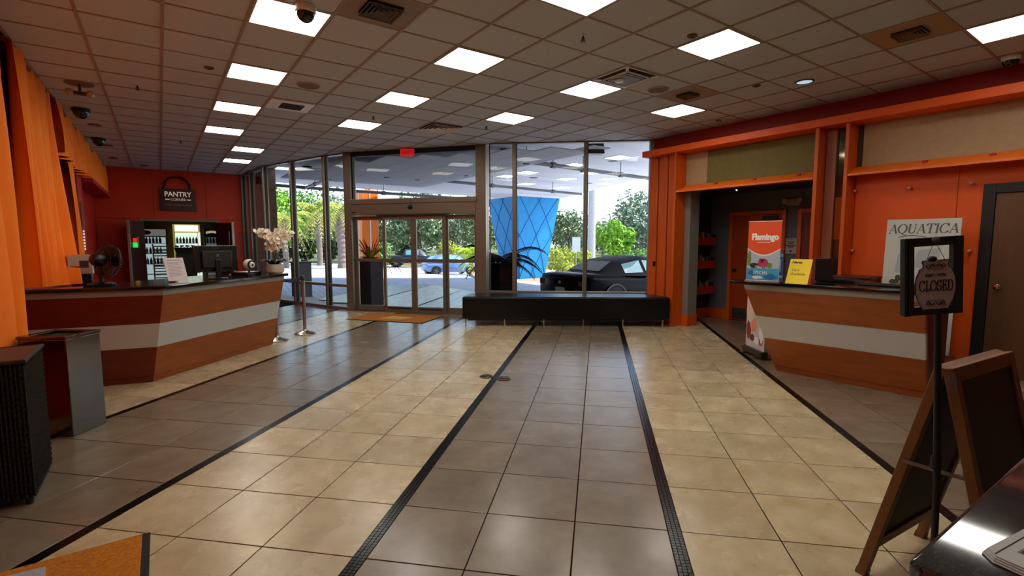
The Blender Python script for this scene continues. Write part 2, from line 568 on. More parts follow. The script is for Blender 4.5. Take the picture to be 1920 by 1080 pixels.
# low wall under the windows
kw = MB()
for i in (7, 8, 9):
    a, b = FP[i], FP[i + 1]
    kw.bar((a[0], a[1], 0.25), (b[0], b[1], 0.25), 0.14, 0.52)
tag(kw.build('wall_under_window', mat('grey_plaster', (112, 106, 100), 0.7), smooth=False), kind='structure')

# ---- glazed front: one structure per window
def window(n, ia, ib, z0, z1, rails=(), mw=0.065, md=0.15, ends=(True, False), off=0.0):
    a, b = FP[ia], FP[ib]
    L = math.hypot(b[0] - a[0], b[1] - a[1])
    M = frame((a[0], a[1], 0), (b[0] - a[0], b[1] - a[1], 0), (0, 0, 1))
    r = struct('window_%d' % n, M=M)
    if ends[0]: MB().box(-mw / 2, mw / 2, -md / 2, md / 2, z0, z1).build('mullion', ALU, r, bevel=0.004, seg=1)
    if ends[1]: MB().box(L - mw / 2, L + mw / 2, -md / 2, md / 2, z0, z1).build('mullion', ALU, r, bevel=0.004, seg=1)
    MB().box(mw / 2, L - mw / 2, -0.05, 0.05, z1 - 0.022, z1).build('head_rail', ALU, r, bevel=0.003, seg=1)
    MB().box(mw / 2, L - mw / 2, -0.06, 0.06, z0, z0 + 0.07).build('sill', ALU, r, bevel=0.003, seg=1)
    for z in rails:
        MB().box(mw / 2, L - mw / 2, -0.055, 0.055, z - 0.03, z + 0.03).build('rail', ALU, r, bevel=0.003, seg=1)
    zz = [z0 + 0.07] + list(rails) + [z1 - 0.022]
    for k in range(len(zz) - 1):
        MB().box(mw / 2, L - mw / 2, -0.004, 0.004, zz[k], zz[k + 1]).build('pane', GLASS, r, smooth=False)
        MB().box(mw / 2, mw / 2 + 0.014, -0.03, 0.03, zz[k], zz[k + 1]).build('gasket', ALU_D, r, smooth=False)
    return r
ZT = HC
window(1, 0, 1, 0.0, ZT, rails=(0.56,))
window(2, 1, 2, 0.0, ZT, rails=(0.56,))
window(3, 2, 3, 0.0, ZT, rails=(0.56,))
window(4, 3, 4, 0.0, ZT, rails=(0.56,))
window(5, 4, 5, 0.0, ZT, rails=(0.56,))
window(7, 7, 8, 0.49, ZT, ends=(False, False))
window(8, 8, 9, 0.49, ZT, mw=0.075)
window(9, 9, 10, 0.49, ZT, mw=0.075, ends=(True, True))
tag(MB().bar((5.5, 8.69, 0.52), (7.94, 6.54, 0.52), 0.20, 0.06).build('trim_1', ALU, bevel=0.006), kind='structure')

# automatic doors and the transom light above them
A5, A6 = FP[5], FP[6]
DL = math.hypot(A6[0] - A5[0], A6[1] - A5[1])
MD = frame((A5[0], A5[1], 0), (A6[0] - A5[0], A6[1] - A5[1], 0), (0, 0, 1))
w6 = struct('window_6', M=MD)
MB().box(-0.13, 0.05, -0.10, 0.12, 0, HC).build('post', ALU, w6, bevel=0.006)
MB().box(DL - 0.05, DL + 0.17, -0.10, 0.12, 0, HC).build('post', ALU, w6, bevel=0.006)
MB().box(0.05, DL - 0.05, -0.06, 0.06, HC - 0.10, HC).build('head_rail', ALU_D, w6)
MB().box(0.02, DL - 0.02, -0.14, 0.07, 2.395, 2.50).build('transom_bar', ALU, w6, bevel=0.006)
MB().box(0.05, DL - 0.05, -0.004, 0.004, 2.50, HC - 0.10).build('pane', GLASS, w6, smooth=False)
MB().box(0.05, 0.075, -0.04, 0.04, 2.50, HC - 0.10).build('gasket', ALU_D, w6)
d1 = struct('door_1', M=MD)
MB().box(0.05, DL - 0.05, -0.12, 0.06, 2.15, 2.385).build('header_box', ALU, d1, bevel=0.006)
MB().box(0.70, 2.42, -0.135, -0.10, 2.135, 2.165).build('header_slot', ALU_D, d1)
MB().box(0.05, DL - 0.05, -0.10, 0.10, 0.0, 0.018).build('threshold', STEEL, d1, bevel=0.004)
MB().lathe([(0.001, -0.05), (0.035, -0.035), (0.052, 0.0), (0.052, 0.02), (0.001, 0.02)], 14, cap=False, M=T((1.52, -0.14, 2.31)) @ Matrix.Rotation(-PI / 2, 4, 'X')).build('door_sensor', BLACK, d1)
MB().box(0.08, 0.17, -0.128, -0.12, 2.20, 2.225).build('label_plate', BLACK, d1)
def leaf(x0, x1, y, name):
    l = bpy.data.objects.new(name, None); C.objects.link(l); l.parent = d1; l.location = (0, y, 0)
    sw_ = 0.065
    m = MB()
    m.box(x0, x0 + sw_, -0.022, 0.022, 0.02, 2.14).box(x1 - sw_, x1, -0.022, 0.022, 0.02, 2.14)
    m.box(x0 + sw_, x1 - sw_, -0.022, 0.022, 2.05, 2.14).box(x0 + sw_, x1 - sw_, -0.022, 0.022, 0.02, 0.14).box(x0 + sw_, x1 - sw_, -0.022, 0.022, 1.125, 1.195)
    m.build('leaf_frame', ALU, l, bevel=0.003, seg=1)
    MB().box(x0 + sw_, x1 - sw_, -0.004, 0.004, 0.14, 1.125).box(x0 + sw_, x1 - sw_, -0.004, 0.004, 1.195, 2.05).build('leaf_glass', GLASS, l, smooth=False)
    if 'sliding' in name:
        MB().box(x0 + 0.09, x1 - 0.09, -0.028, -0.022, 0.085, 0.115).build('kick_strip', ALU_D, l)
leaf(0.06, 0.82, 0.035, 'fixed_leaf')
leaf(0.80, 1.545, -0.035, 'sliding_leaf')
leaf(1.55, 2.29, -0.035, 'sliding_leaf')
leaf(2.27, DL - 0.06, 0.035, 'fixed_leaf')

# ---- trim on the wall_right side: beam, fins, ledges, panels
tag(MB().box(7.60, WR, -1.2, 6.46, 3.165, 3.275).build('trim_2', ORANGE, bevel=0.006), kind='structure')
for k, (y0, y1) in enumerate(((5.715, 5.765), (3.345, 3.395), (2.965, 3.01))):
    tag(MB().box(7.65, WR, y0, y1, 0, 3.165).build('trim_%d' % (3 + k), ORANGE_W, bevel=0.004), kind='structure')
for k, (y0, y1) in enumerate(((3.40, 5.71), (-1.2, 2.96))):
    m = MB()
    m.hexa([(7.65, y0, 2.455), (7.94, y0, 2.545), (7.94, y1, 2.545), (7.65, y1, 2.455)], [(7.65, y0, 2.485), (7.94, y0, 2.60), (7.94, y1, 2.60), (7.65, y1, 2.485)])
    o = m.build('trim_%d' % (6 + k), mat('orange_ledge', (235, 112, 22), 0.5), bevel=0.004); tag(o, kind='structure')
    nb = 4 if k == 0 else 6
    for q in range(nb):
        yb = y0 + 0.25 + q * (0.68 if k == 0 else 0.62)
        MB().box(7.80, 7.85, yb, yb + 0.05, 2.545, 2.578).build('ledge_clip', RED, o, bevel=0.004)
for k, y in enumerate((5.80, 6.02, 6.24)):
    tag(MB().box(7.80, WR, y, y + 0.19, 0, 3.165).build('trim_%d' % (8 + k), ORANGE_W, bevel=0.012), kind='structure')
MB().box(7.77, 7.80, 6.24, 6.28, 1.10, 1.19).build('wall_switch', BLACK, bpy.data.objects['trim_10'])
BEIGE = mat('beige_vinyl', (176, 150, 112), 0.75, noise=(14, 0.12))
OLIVE = mat('olive_vinyl', (116, 108, 52), 0.75, noise=(14, 0.15))
for k, (y0, y1, m) in enumerate(((5.28, 5.71, BEIGE), (3.40, 5.275, OLIVE), (-1.2, 2.90, BEIGE), (2.905, 2.96, mat('dark_olive_vinyl', (52, 46, 26), 0.75)))):
    tag(MB().box(WR - 0.014, WR, y0, y1, 2.59, 3.165).build('trim_%d' % (11 + k), m, bevel=0.003, seg=1), kind='structure')
# narrow mirror panel between the two fins
gp = struct('trim_15')
MIRROR = mat('smoked_mirror', (96, 88, 74), 0.06, 0.85)
MB().box(WR - 0.02, WR, 3.015, 3.20, 1.05, 3.16).build('mirror_panel', MIRROR, gp)
MB().box(WR - 0.025, WR, 3.015, 3.05, 1.05, 3.16).build('mirror_edge', ORANGE_W, gp)
MB().box(WR - 0.07, WR, 3.205, 3.34, 0, 3.16).build('pilaster_board', mat('pinkish_wood', (176, 112, 84), 0.35, noise=(5, 0.15), stretch=(1, 1, .2)), gp, bevel=0.01)
MB().box(WR - 0.03, WR - 0.02, 3.05, 3.20, 1.60, 2.20).build('mirror_pane', mat('mirror_amber', (150, 86, 30), 0.15, 0.4), gp)

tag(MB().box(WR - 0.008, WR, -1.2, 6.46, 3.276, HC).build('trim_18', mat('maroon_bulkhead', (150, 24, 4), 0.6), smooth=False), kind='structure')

# ---- the recess behind the orange frame
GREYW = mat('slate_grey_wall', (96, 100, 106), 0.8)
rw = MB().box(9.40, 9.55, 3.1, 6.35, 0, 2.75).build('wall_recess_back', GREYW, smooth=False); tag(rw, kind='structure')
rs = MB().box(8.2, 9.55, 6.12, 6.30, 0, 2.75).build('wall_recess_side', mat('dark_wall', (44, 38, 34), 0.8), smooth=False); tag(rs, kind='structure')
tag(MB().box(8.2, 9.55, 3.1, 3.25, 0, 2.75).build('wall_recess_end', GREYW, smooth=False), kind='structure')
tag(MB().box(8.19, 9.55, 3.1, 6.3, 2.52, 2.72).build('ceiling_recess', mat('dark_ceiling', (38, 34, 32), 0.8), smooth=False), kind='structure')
tag(MB().box(WR - 0.001, WR + 0.27, 5.60, 5.716, 0.2, 2.52).build('trim_16', mat('grey_jamb', (128, 128, 122), 0.7), smooth=False), kind='structure')
tag(MB().box(WR - 0.012, WR + 0.28, 5.585, 5.716, 0, 0.20).build('baseboard_jamb', ORANGE_W, bevel=0.004), kind='structure')
tag(MB().box(9.375, 9.40, 5.68, 6.12, 0, 0.19).build('baseboard_recess', ORANGE_W, bevel=0.004), kind='structure')
tag(MB().box(8.22, 9.375, 6.10, 6.12, 0, 0.19).build('baseboard_recess_side', ORANGE_W, bevel=0.004), kind='structure')
def wood_door(n, x, y0, y1, ztop, leafm, framem, fw=0.07, knob=None, kick=False, kx=None):
    d = struct('door_%d' % n)
    MB().box(x - 0.05, x, y0, y0 + fw, 0, ztop).build('jamb', framem, d, bevel=0.004)
    MB().box(x - 0.05, x, y1 - fw, y1, 0, ztop).build('jamb', framem, d, bevel=0.004)
    MB().box(x - 0.05, x, y0 + fw, y1 - fw, ztop - fw, ztop).build('head', framem, d, bevel=0.004)
    l = MB().box(x - 0.028, x, y0 + fw + 0.004, y1 - fw - 0.004, 0.008, ztop - fw - 0.004).build('door_leaf', leafm, d, bevel=0.003)
    if knob:
        kb = MB().lathe([(0.03, 0), (0.03, 0.008), (0.011, 0.012), (0.011, 0.035), (0.026, 0.045), (0.03, 0.06), (0.022, 0.072), (0.001, 0.075)], 16, M=T((x - 0.028, knob, kx or 1.0)) @ Matrix.Rotation(-PI / 2, 4, 'Y'))
        kb.build('door_knob', CHROME if n == 4 else BLACK, l)
    if kick:
        MB().box(x - 0.032, x - 0.028, y0 + fw + 0.05, y1 - fw - 0.05, 0.03, 0.25).build('kick_plate', mat('kick_steel', (90, 84, 78), 0.4, 0.7), l)
    return d
DOORW = mat('red_brown_door', (168, 62, 16), 0.5, noise=(4, 0.12), stretch=(1, 1, .12))
d2 = wood_door(2, 9.40, 4.58, 5.68, 2.15, DOORW, ORANGE_W, knob=5.53, kick=True)
MB().box(9.30, 9.37, 4.72, 4.98, 1.99, 2.05).build('door_closer', BLACK, d2)
wood_door(3, 9.40, 3.30, 4.37, 2.15, mat('maroon_door', (120, 36, 18), 0.5, noise=(4, .1)), ORANGE_W)
# brown timber door in a black frame
BROWN = mat('brown_oak_veneer', (112, 72, 40), 0.45, noise=(4.5, 0.45), stretch=(1, 1.2, .10), bump=(30, .06))
d4 = wood_door(4, WR - 0.012, 0.42, 1.625, 2.24, BROWN, BLACKM, fw=0.11, knob=1.435, kx=1.05)

# ---- pantry room seen through the opening in wall_back
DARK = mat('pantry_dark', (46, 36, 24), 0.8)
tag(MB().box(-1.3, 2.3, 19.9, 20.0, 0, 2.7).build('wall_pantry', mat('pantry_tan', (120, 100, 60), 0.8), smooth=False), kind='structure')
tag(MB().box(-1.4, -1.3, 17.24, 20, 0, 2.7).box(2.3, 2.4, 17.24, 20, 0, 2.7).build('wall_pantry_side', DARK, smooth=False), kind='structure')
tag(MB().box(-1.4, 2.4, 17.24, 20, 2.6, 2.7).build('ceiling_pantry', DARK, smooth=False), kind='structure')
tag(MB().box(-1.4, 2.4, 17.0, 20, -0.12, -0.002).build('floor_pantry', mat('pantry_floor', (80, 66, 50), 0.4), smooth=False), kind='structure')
pd = struct('door_5')
MB().box(-0.42, -0.36, 16.98, 17.24, 0, 2.2).box(1.37, 1.43, 16.98, 17.24, 0, 2.2).box(-0.36, 1.37, 16.98, 17.24, 2.14, 2.2).build('door_frame', mat('grey_frame', (120, 112, 104), .5), pd, bevel=.004)
MARO = mat('maroon_leaf', (58, 14, 10), 0.5)
for nm, p, q in (('door_leaf', (-0.36, 16.98), (-0.66, 16.30)), ('door_leaf', (1.37, 16.98), (1.72, 16.42))):
    l = MB().bar((p[0], p[1], 1.07), (q[0], q[1], 1.07), 0.045, 2.10).build(nm, MARO, pd)
    e = Vector((q[0], q[1], 0)); dd = Vector((q[0] - p[0], q[1] - p[1], 0)).normalized()
    MB().bar((q[0], q[1], 1.07), (q[0] + dd.x * 0.02, q[1] + dd.y * 0.02, 1.07), 0.06, 2.12).build('edge_strip', mat('pale_edge', (170, 158, 148), .5), l)
# ------------------------------------------------------------------ ceiling fittings
PANEL = mat('lit_panel', (255, 252, 244), 0.5, emit=((255, 250, 240), PANEL_EMIT))
PANEL_W = mat('lit_panel_warm', (255, 240, 200), 0.5, emit=((255, 234, 188), PANEL_EMIT))
LFRAME = mat('light_frame', (186, 172, 156), 0.5)
LL = {
 (-3, 1): 'square ceiling light with a black dome camera hanging in front of it',
 (-3, 4): 'square white ceiling light beside the round speaker, next after the dome camera one',
 (-3, 7): 'slightly yellowish square ceiling light level with the silver return vent',
 (-3, 10): 'square ceiling light just beyond the yellowish one, beside the curtain',
 (-2, 13): 'far ceiling light, second closest to the orange pantry wall',
 (-2, 16): 'farthest ceiling light, closest to the orange pantry wall',
 (0, 1): 'square ceiling light closest to the room centre, first in the line to the exit doors',
 (0, 4): 'square ceiling light, second in the line running to the exit doors',
 (0, 7): 'square ceiling light nearest the glass wall with the fixed panes, third in its line',
 (3, 4): 'square ceiling light standing alone closest to the black bench window',
 (3, 1): 'square ceiling light touching the round four way air diffuser',
 (3, -2): 'large square ceiling light with a small detector beside its corner',
 (6, 1): 'square ceiling light closest to the orange beam end, beyond the beige vent',
 (0, -2): 'square ceiling light cut off by the top edge of the photo',
 (6, -5): 'square ceiling light cut off at the side edge above the granite counter',
}
def ceiling_light(i, j, label, warm=False):
    cx, cy = CX0 + (i + 0.5) * CS, CY0 + (j + 0.5) * CS
    t = thing('ceiling_light', label, 'light', (cx, cy, HC))
    q = CS / 2 - 0.010
    f = MB()
    f.box(-q, q, -q, -q + 0.016, -0.006, 0.02).box(-q, q, q - 0.016, q, -0.006, 0.02).box(-q, -q + 0.016, -q + 0.016, q - 0.016, -0.006, 0.02).box(q - 0.016, q, -q + 0.016, q - 0.016, -0.006, 0.02)
    f.build('light_frame', LFRAME, t)
    d = q - 0.017
    MB().box(-d, d, -d, d, -0.002, 0.012).build('diffuser', PANEL_W if warm else PANEL, t, smooth=False)
    return t
for (i, j), lb in LL.items():
    ceiling_light(i, j, lb, (i, j) == (-3, 7))
for i, j in LIGHTS_UNSEEN:
    t = ceiling_light(i, j, {(-3, -2): 'unseen square ceiling light added just behind the viewpoint in the curtain row', (-3, -5): 'unseen square ceiling light added farthest behind the viewpoint in the curtain row', (0, -5): 'unseen square ceiling light added behind the viewpoint in the exit door line', (3, -5): 'unseen square ceiling light added behind the granite counter'}[(i, j)], False)

VENTM = mat('vent_enamel', (236, 232, 226), 0.5)
VENTB = mat('vent_beige', (172, 142, 108), 0.6)
VSIL = mat('vent_silver', (244, 244, 242), 0.4)
VDARK = mat('vent_throat', (10, 9, 9), 0.8)
def diffuser(i, j, label, size, m, plate):
    cx, cy = CX0 + (i + 0.5) * CS, CY0 + (j + 0.5) * CS
    t = thing('air_diffuser', label, 'vent', (cx, cy, HC))
    q = CS / 2 - 0.010
    MB().box(-q, q, -q, q, 0.0, 0.02).build('plate', plate, t, bevel=0.003, seg=1)
    s = size / 2
    MB().box(-s, s, -s, s, -0.004, 0.002).build('throat', VDARK, t)
    k = s
    n = 4
    for a in range(n):
        o_ = s * (1 - a / n); w_ = s / n * 0.42
        z0, z1 = -0.030 + 0.004 * a, -0.006
        fb = MB()
        for sx, sy in ((0, -1), (1, 0), (0, 1), (-1, 0)):
            if sx == 0:
                fb.hexa([(-o_, sy * o_ - 0.004, z0), (o_, sy * o_ - 0.004, z0), (o_, sy * o_ + 0.004, z0), (-o_, sy * o_ + 0.004, z0)],
                        [(-o_ + w_, sy * (o_ - w_) - 0.004, z1), (o_ - w_, sy * (o_ - w_) - 0.004, z1), (o_ - w_, sy * (o_ - w_) + 0.004, z1), (-o_ + w_, sy * (o_ - w_) + 0.004, z1)])
            else:
                fb.hexa([(sx * o_ - 0.004, -o_, z0), (sx * o_ + 0.004, -o_, z0), (sx * o_ + 0.004, o_, z0), (sx * o_ - 0.004, o_, z0)],
                        [(sx * (o_ - w_) - 0.004, -o_ + w_, z1), (sx * (o_ - w_) + 0.004, -o_ + w_, z1), (sx * (o_ - w_) + 0.004, o_ - w_, z1), (sx * (o_ - w_) - 0.004, o_ - w_, z1)])
        fb.build('louver_ring', m, t, smooth=False)
    return t
diffuser(-2, 0, 'grey square louvred air diffuser beside the dome camera', 0.30, mat('vent_grey', (96, 90, 82), .5), mat('vent_plate_grey', (150, 134, 118), .6))
diffuser(2, 6, 'square louvred air diffuser in front of the exit sign', 0.56, VENTM, VENTM)
diffuser(5, -4, 'small beige louvred vent above the long beige wall panel', 0.24, mat('vent_tan', (120, 96, 70), .5), VENTB)
diffuser(5, 0, 'small brown vent plate between the speaker and the far light', 0.22, mat('vent_brown', (96, 76, 58), .5), mat('vent_plate_brown', (160, 138, 118), .6))
# silver return vent
cx, cy = CX0 - 1.5 * CS, CY0 + 6.5 * CS
t = thing('return_vent', 'silver ceiling return vent with a dark slotted grille', 'vent', (cx, cy, HC))
q = CS / 2 - 0.012
MB().box(-q, q, -q * 0.95, q * 0.95, -0.012, 0.02).build('plate', VSIL, t, bevel=0.008)
MB().box(-0.13, 0.17, -0.15, 0.15, -0.016, -0.010).build('throat', VDARK, t)
for k in range(6):
    MB().box(-0.13, 0.17, -0.13 + k * 0.052 - 0.006, -0.13 + k * 0.052 + 0.006, -0.022, -0.012).build('slat', mat('slat_dark', (60, 54, 50), .5), t)
# four-way unit
cx, cy = CX0 + 3.5 * CS, CY0 + 0.5 * CS
t = thing('ceiling_air_unit', 'four way ceiling air unit with a raised pale centre disc', 'vent', (cx, cy, HC))
MB().box(-q, q, -q, q, 0.0, 0.02).build('plate', VDARK, t)
fb = MB()
for a, w_ in ((0.285, 0.012), (0.205, 0.012), (0.15, 0.01)):
    z = -0.008 if a > 0.25 else -0.026
    fb.box(-a, a, -a, -a + w_, z, z + 0.014).box(-a, a, a - w_, a, z, z + 0.014).box(-a, -a + w_, -a, a, z, z + 0.014).box(a - w_, a, -a, a, z, z + 0.014)
fb.build('frame_ring', VSIL, t)
for sx, sy in ((1, 1), (1, -1), (-1, 1), (-1, -1)):
    MB().bar((sx * 0.205, sy * 0.205, -0.016), (sx * 0.28, sy * 0.28, -0.004), 0.035, 0.008).build('corner_tab', VSIL, t)
MB().box(-0.14, 0.14, -0.14, 0.14, -0.034, -0.02).build('centre_plate', mat('unit_grey', (104, 98, 90), .5), t, bevel=0.006)
MB().lathe([(0.001, -0.052), (0.045, -0.05), (0.062, -0.036), (0.062, -0.03), (0.001, -0.03)], 18, c=(-0.05, 0.05, 0), cap=False).build('centre_disc', VSIL, t)

SPK = mat('speaker_cloth', (128, 106, 90), 0.8)
for (x, y), lb in (((1.64, 6.78), 'round ceiling speaker between the second light and the silver vent'), ((5.40, 4.35), 'round ceiling speaker beside the four way air unit')):
    t = thing('ceiling_speaker', lb, 'speaker', (x, y, HC))
    MB().lathe([(0.125, -0.010), (0.135, -0.006), (0.14, 0.004), (0.118, 0.004)], 28, cap=False).build('bezel', mat('speaker_bezel', (176, 160, 142), .5), t)
    MB().lathe([(0.001, -0.016), (0.07, -0.013), (0.124, -0.006), (0.124, 0.004)], 28, cap=False).build('grille', SPK, t)
t = thing('recessed_downlight', 'round bluish recessed downlight near the orange beam', 'light', (6.62, 3.10, HC))
MB().lathe([(0.088, -0.008), (0.105, -0.006), (0.11, 0.003), (0.086, 0.003)], 28, cap=False).build('trim_ring', BLACKM, t)
MB().lathe([(0.001, -0.004), (0.088, -0.004), (0.088, 0.003)], 28, cap=False).build('lens', mat('cool_lens', (190, 210, 225), 0.3, emit=((190, 215, 235), 0.8)), t)
for x, y, lb in ((-0.13, 8.02, 'fire sprinkler head closest to the orange curtain'), (0.43, 11.8, 'small fire sprinkler head in front of the pantry wall'), (3.42, 3.66, 'fire sprinkler head in the ceiling tile nearest the room centre'),
                 (2.84, 7.80, 'fire sprinkler head beside the third light of the exit door line'), (4.66, 7.36, 'fire sprinkler head just beyond the light by the bench window')):
    t = thing('fire_sprinkler', lb, 'sprinkler', (x, y, HC))
    MB().lathe([(0.032, -0.004), (0.034, 0.004)], 14).build('escutcheon', VENTM, t)
    MB().lathe([(0.010, -0.004), (0.010, -0.03), (0.006, -0.034), (0.006, -0.05)], 10).box(-0.018, -0.014, -0.004, 0.004, -0.055, -0.02).box(0.014, 0.018, -0.004, 0.004, -0.055, -0.02).build('sprinkler_body', mat('sprinkler_brown', (70, 44, 32), .4, .5), t)
    MB().lathe([(0.026, -0.058), (0.026, -0.054)], 12).build('deflector', mat('sprinkler_brown2', (60, 38, 28), .4, .5), t)
for x, y, lb in ((0.56, 6.76, 'small flat detector in a ceiling tile near the second curtain row light'), (4.28, 3.06, 'small beige detector beside the large square light'), (6.28, 3.52, 'small pale detector near the blue downlight'), (7.55, 4.85, 'small dark detector plate close to the orange beam')):
    t = thing('ceiling_detector', lb, 'detector', (x, y, HC))
    MB().lathe([(0.04, -0.014), (0.048, -0.008), (0.05, 0.003)], 16).build('detector_body', mat('detector_brown', (108, 84, 66), .6), t)
    MB().box(-0.012, 0.012, -0.012, 0.012, -0.02, -0.013).build('detector_eye', BLACK, t)
def dome(x, y, r, lb, collar=WHITE, drop=0.05):
    t = thing('dome_camera', lb, 'camera', (x, y, HC))
    MB().lathe([(r * 0.98, -drop), (r * 1.12, -drop + 0.01), (r * 1.12, 0.0)], 24).build('mount_collar', collar, t)
    MB().lathe([(0.002, -drop - r), (r * 0.38, -drop - r * 0.92), (r * 0.7, -drop - r * 0.70), (r * 0.92, -drop - r * 0.38), (r, -drop)], 24, cap=False).build('dome', mat('black_dome', (6, 6, 7), 0.08, spec=0.8), t)
dome(1.10, 4.56, 0.075, 'black dome security camera in front of the nearest curtain row light', drop=0.06)
dome(-0.86, 9.9, 0.10, 'larger black dome camera hugging the curtain top', BLACKM)
dome(-0.86, 12.5, 0.10, 'second black dome camera along the curtain top, farther off', BLACKM)
dome(7.52, 1.42, 0.07, 'dome camera at the frame edge above the orange beam')
t = thing('emergency_light', 'twin lamp ceiling fitting beside the orange curtain', 'light', (-0.72, 8.35, HC))
MB().lathe([(0.14, -0.012), (0.15, 0.0)], 20).build('base_plate', mat('tan_plate', (128, 92, 70), .6), t)
MB().box(-0.10, 0.10, -0.035, 0.035, -0.14, -0.10).box(-0.015, 0.015, -0.015, 0.015, -0.10, -0.01).build('lamp_arm', mat('brown_fit', (84, 50, 38), .5), t, bevel=0.01)
for s in (-1, 1):
    MB().sphere((s * 0.10, -0.02, -0.12), 0.045).build('lamp_head', mat('lamp_glassy', (190, 150, 130), .2), t)
for k, (x, y) in enumerate(((-0.80, 11.1), (-0.78, 13.3), (-0.8, 15.2), (-0.24, 16.2))):
    t = thing('curtain_spotlight', 'small flush ceiling spotlight along the curtain top, ' + ('closest', 'second', 'third', 'beside the pantry wall')[k] + (' of three' if k < 3 else ''), 'light', (x, y, HC))
    MB().lathe([(0.075, -0.02), (0.09, -0.012), (0.095, 0.002)], 18).build('housing', mat('spot_housing', (96, 62, 46), .5), t)
    MB().lathe([(0.001, -0.022), (0.05, -0.022), (0.05, -0.018)], 16, cap=False).build('lens', mat('spot_lens', (190, 170, 150), .2), t)

# exit sign
t = thing('exit_sign', 'red exit sign hung from the ceiling before the glass doors', 'sign', M=frame((4.37, 10.02, 3.36), (0.80, -0.60, 0), (0, 0, 1)))
MB().box(-0.15, 0.15, -0.035, 0.035, 0.0, 0.165).build('sign_box', mat('exit_side', (120, 110, 80), .4), t, bevel=0.006)
MB().box(-0.143, 0.143, -0.040, -0.035, 0.007, 0.158).build('sign_face', mat('exit_red', (214, 20, 28), .4, emit=((230, 16, 26), 0.55)), t)
text('EXIT', 0.125, T((0, -0.041, 0.083)), mat('exit_letters', (120, 4, 10), .5), t, sx=0.9)
MB().box(-0.03, 0.03, -0.02, 0.02, 0.165, 0.183).build('hanger', BLACKM, t)

# ------------------------------------------------------------------ curtains along wall_left
CURT = mat('orange_curtain', (255, 138, 4), 0.8, noise=(1.2, 0.12), col2=(255, 118, 2))
def curtain(name, label, y0, y1, zb, zt=HC - 0.004, amp=0.05, x=-1.09, wl=0.22, flare=0.0, zbf=None, seed=1, yb=None, xb=0.0):
    rr = random.Random(seed)
    t = thing(name, label, 'curtain', (x, y0, 0))
    n = max(24, int((y1 - y0) / 0.018)); m = 26
    vs = []; fs = []
    ph = rr.uniform(0, 6)
    for i in range(n + 1):
        u = i / n
        yy = u * (y1 - y0)
        p = 2 * PI * yy / wl + 0.9 * math.sin(yy * 3.1 + ph) + 0.5 * math.sin(yy * 7.3 + ph)
        am = amp * (0.75 + 0.35 * math.sin(yy * 2.3 + ph))
        zbot = zbf(u) if zbf else zb
        for j in range(m + 1):
            v = j / m
            z = zt + (zbot - zt) * v
            a = am * (0.55 + 0.75 * v)
            xx = a * math.sin(p + 0.35 * math.sin(v * 3 + i * 0.01)) + 0.018 * math.sin(3 * v + yy * 5)
            if yb is not None:
                k_ = v ** 1.6
                vs.append((xx + xb * u * k_, (yy * (1 - k_) + u * (yb - y0) * k_), z))
            else:
                vs.append((xx, yy + flare * v * (u - 0.4), z))
    for i in range(n):
        for j in range(m):
            a = i * (m + 1) + j
            fs.append((a, a + 1, a + m + 2, a + m + 1))
    MB().add(vs, fs).build('drape', CURT, t, angle=80)
    hd = MB()
    hd.box(-0.03, 0.0, 0.0, y1 - y0, zt - 0.03, zt)
    hd.build('heading_tape', mat('curtain_heading', (150, 52, 6), .8), t)
    return t
curtain('curtain', 'nearest long orange curtain hanging behind the wicker box', 0.8, 6.16, 0.72, amp=0.07, wl=0.38, x=-1.06, zbf=lambda u: 0.905 if u < 0.735 else 0.80 - 0.09 * (u - .735) / .265, seed=3)
curtain('curtain', 'narrow orange curtain length whose hem steps down at the counter end', 6.10, 6.80, 1.055, amp=0.05, wl=0.33, x=-1.19, seed=5)
curtain('curtain', 'orange curtain resting on the reception counter beside the fan', 6.85, 9.20, 1.115, amp=0.075, wl=0.36, x=-1.11, seed=8, yb=7.20, xb=0.30)
curtain('curtain', 'slim orange curtain strip just beyond the dark wall screen', 10.25, 11.35, 1.25, zt=2.79, amp=0.05, wl=0.22, x=-1.12, seed=13)
curtain('curtain_valance', 'orange pelmet curtain over the red wall and the screen', 9.21, 16.95, 2.80, amp=0.075, wl=0.42, x=-1.10, seed=21)
t = thing('wall_screen', 'dark flat screen hung between the orange curtains', 'screen', (-1.24, 9.24, 1.93))
MB().box(0, 0.06, 0, 0.98, 0, 0.84).build('screen_case', BLACK, t, bevel=0.008)
MB().box(0.06, 0.064, 0.03, 0.95, 0.03, 0.81).build('screen_glass', mat('dark_screen', (26, 10, 8), 0.25), t)
t = thing('red_wall_box', 'red boxed wall column with a lit vertical strip beside the pantry', 'column', (-1.34, 11.9, 0))
MB().box(0, 0.18, 0, 0.6, 0, 2.78).build('column_body', RED, t, bevel=0.01)
MB().box(0.18, 0.19, 0.06, 0.30, 1.3, 2.3).build('column_panel', mat('dark_red_panel', (96, 16, 10), .5), t)
for k in range(7):
    MB().box(0.19, 0.20, 0.10, 0.26, 1.42 + 0.055 * k, 1.455 + 0.055 * k).build('light_bar', mat('strip_white', (240, 210, 200), .4, emit=((255, 200, 190), 0.6)), t)
tag(MB().box(-1.35, -1.0, 12.6, 17.0, 2.72, 2.80).build('trim_17', RED, smooth=False), kind='structure')

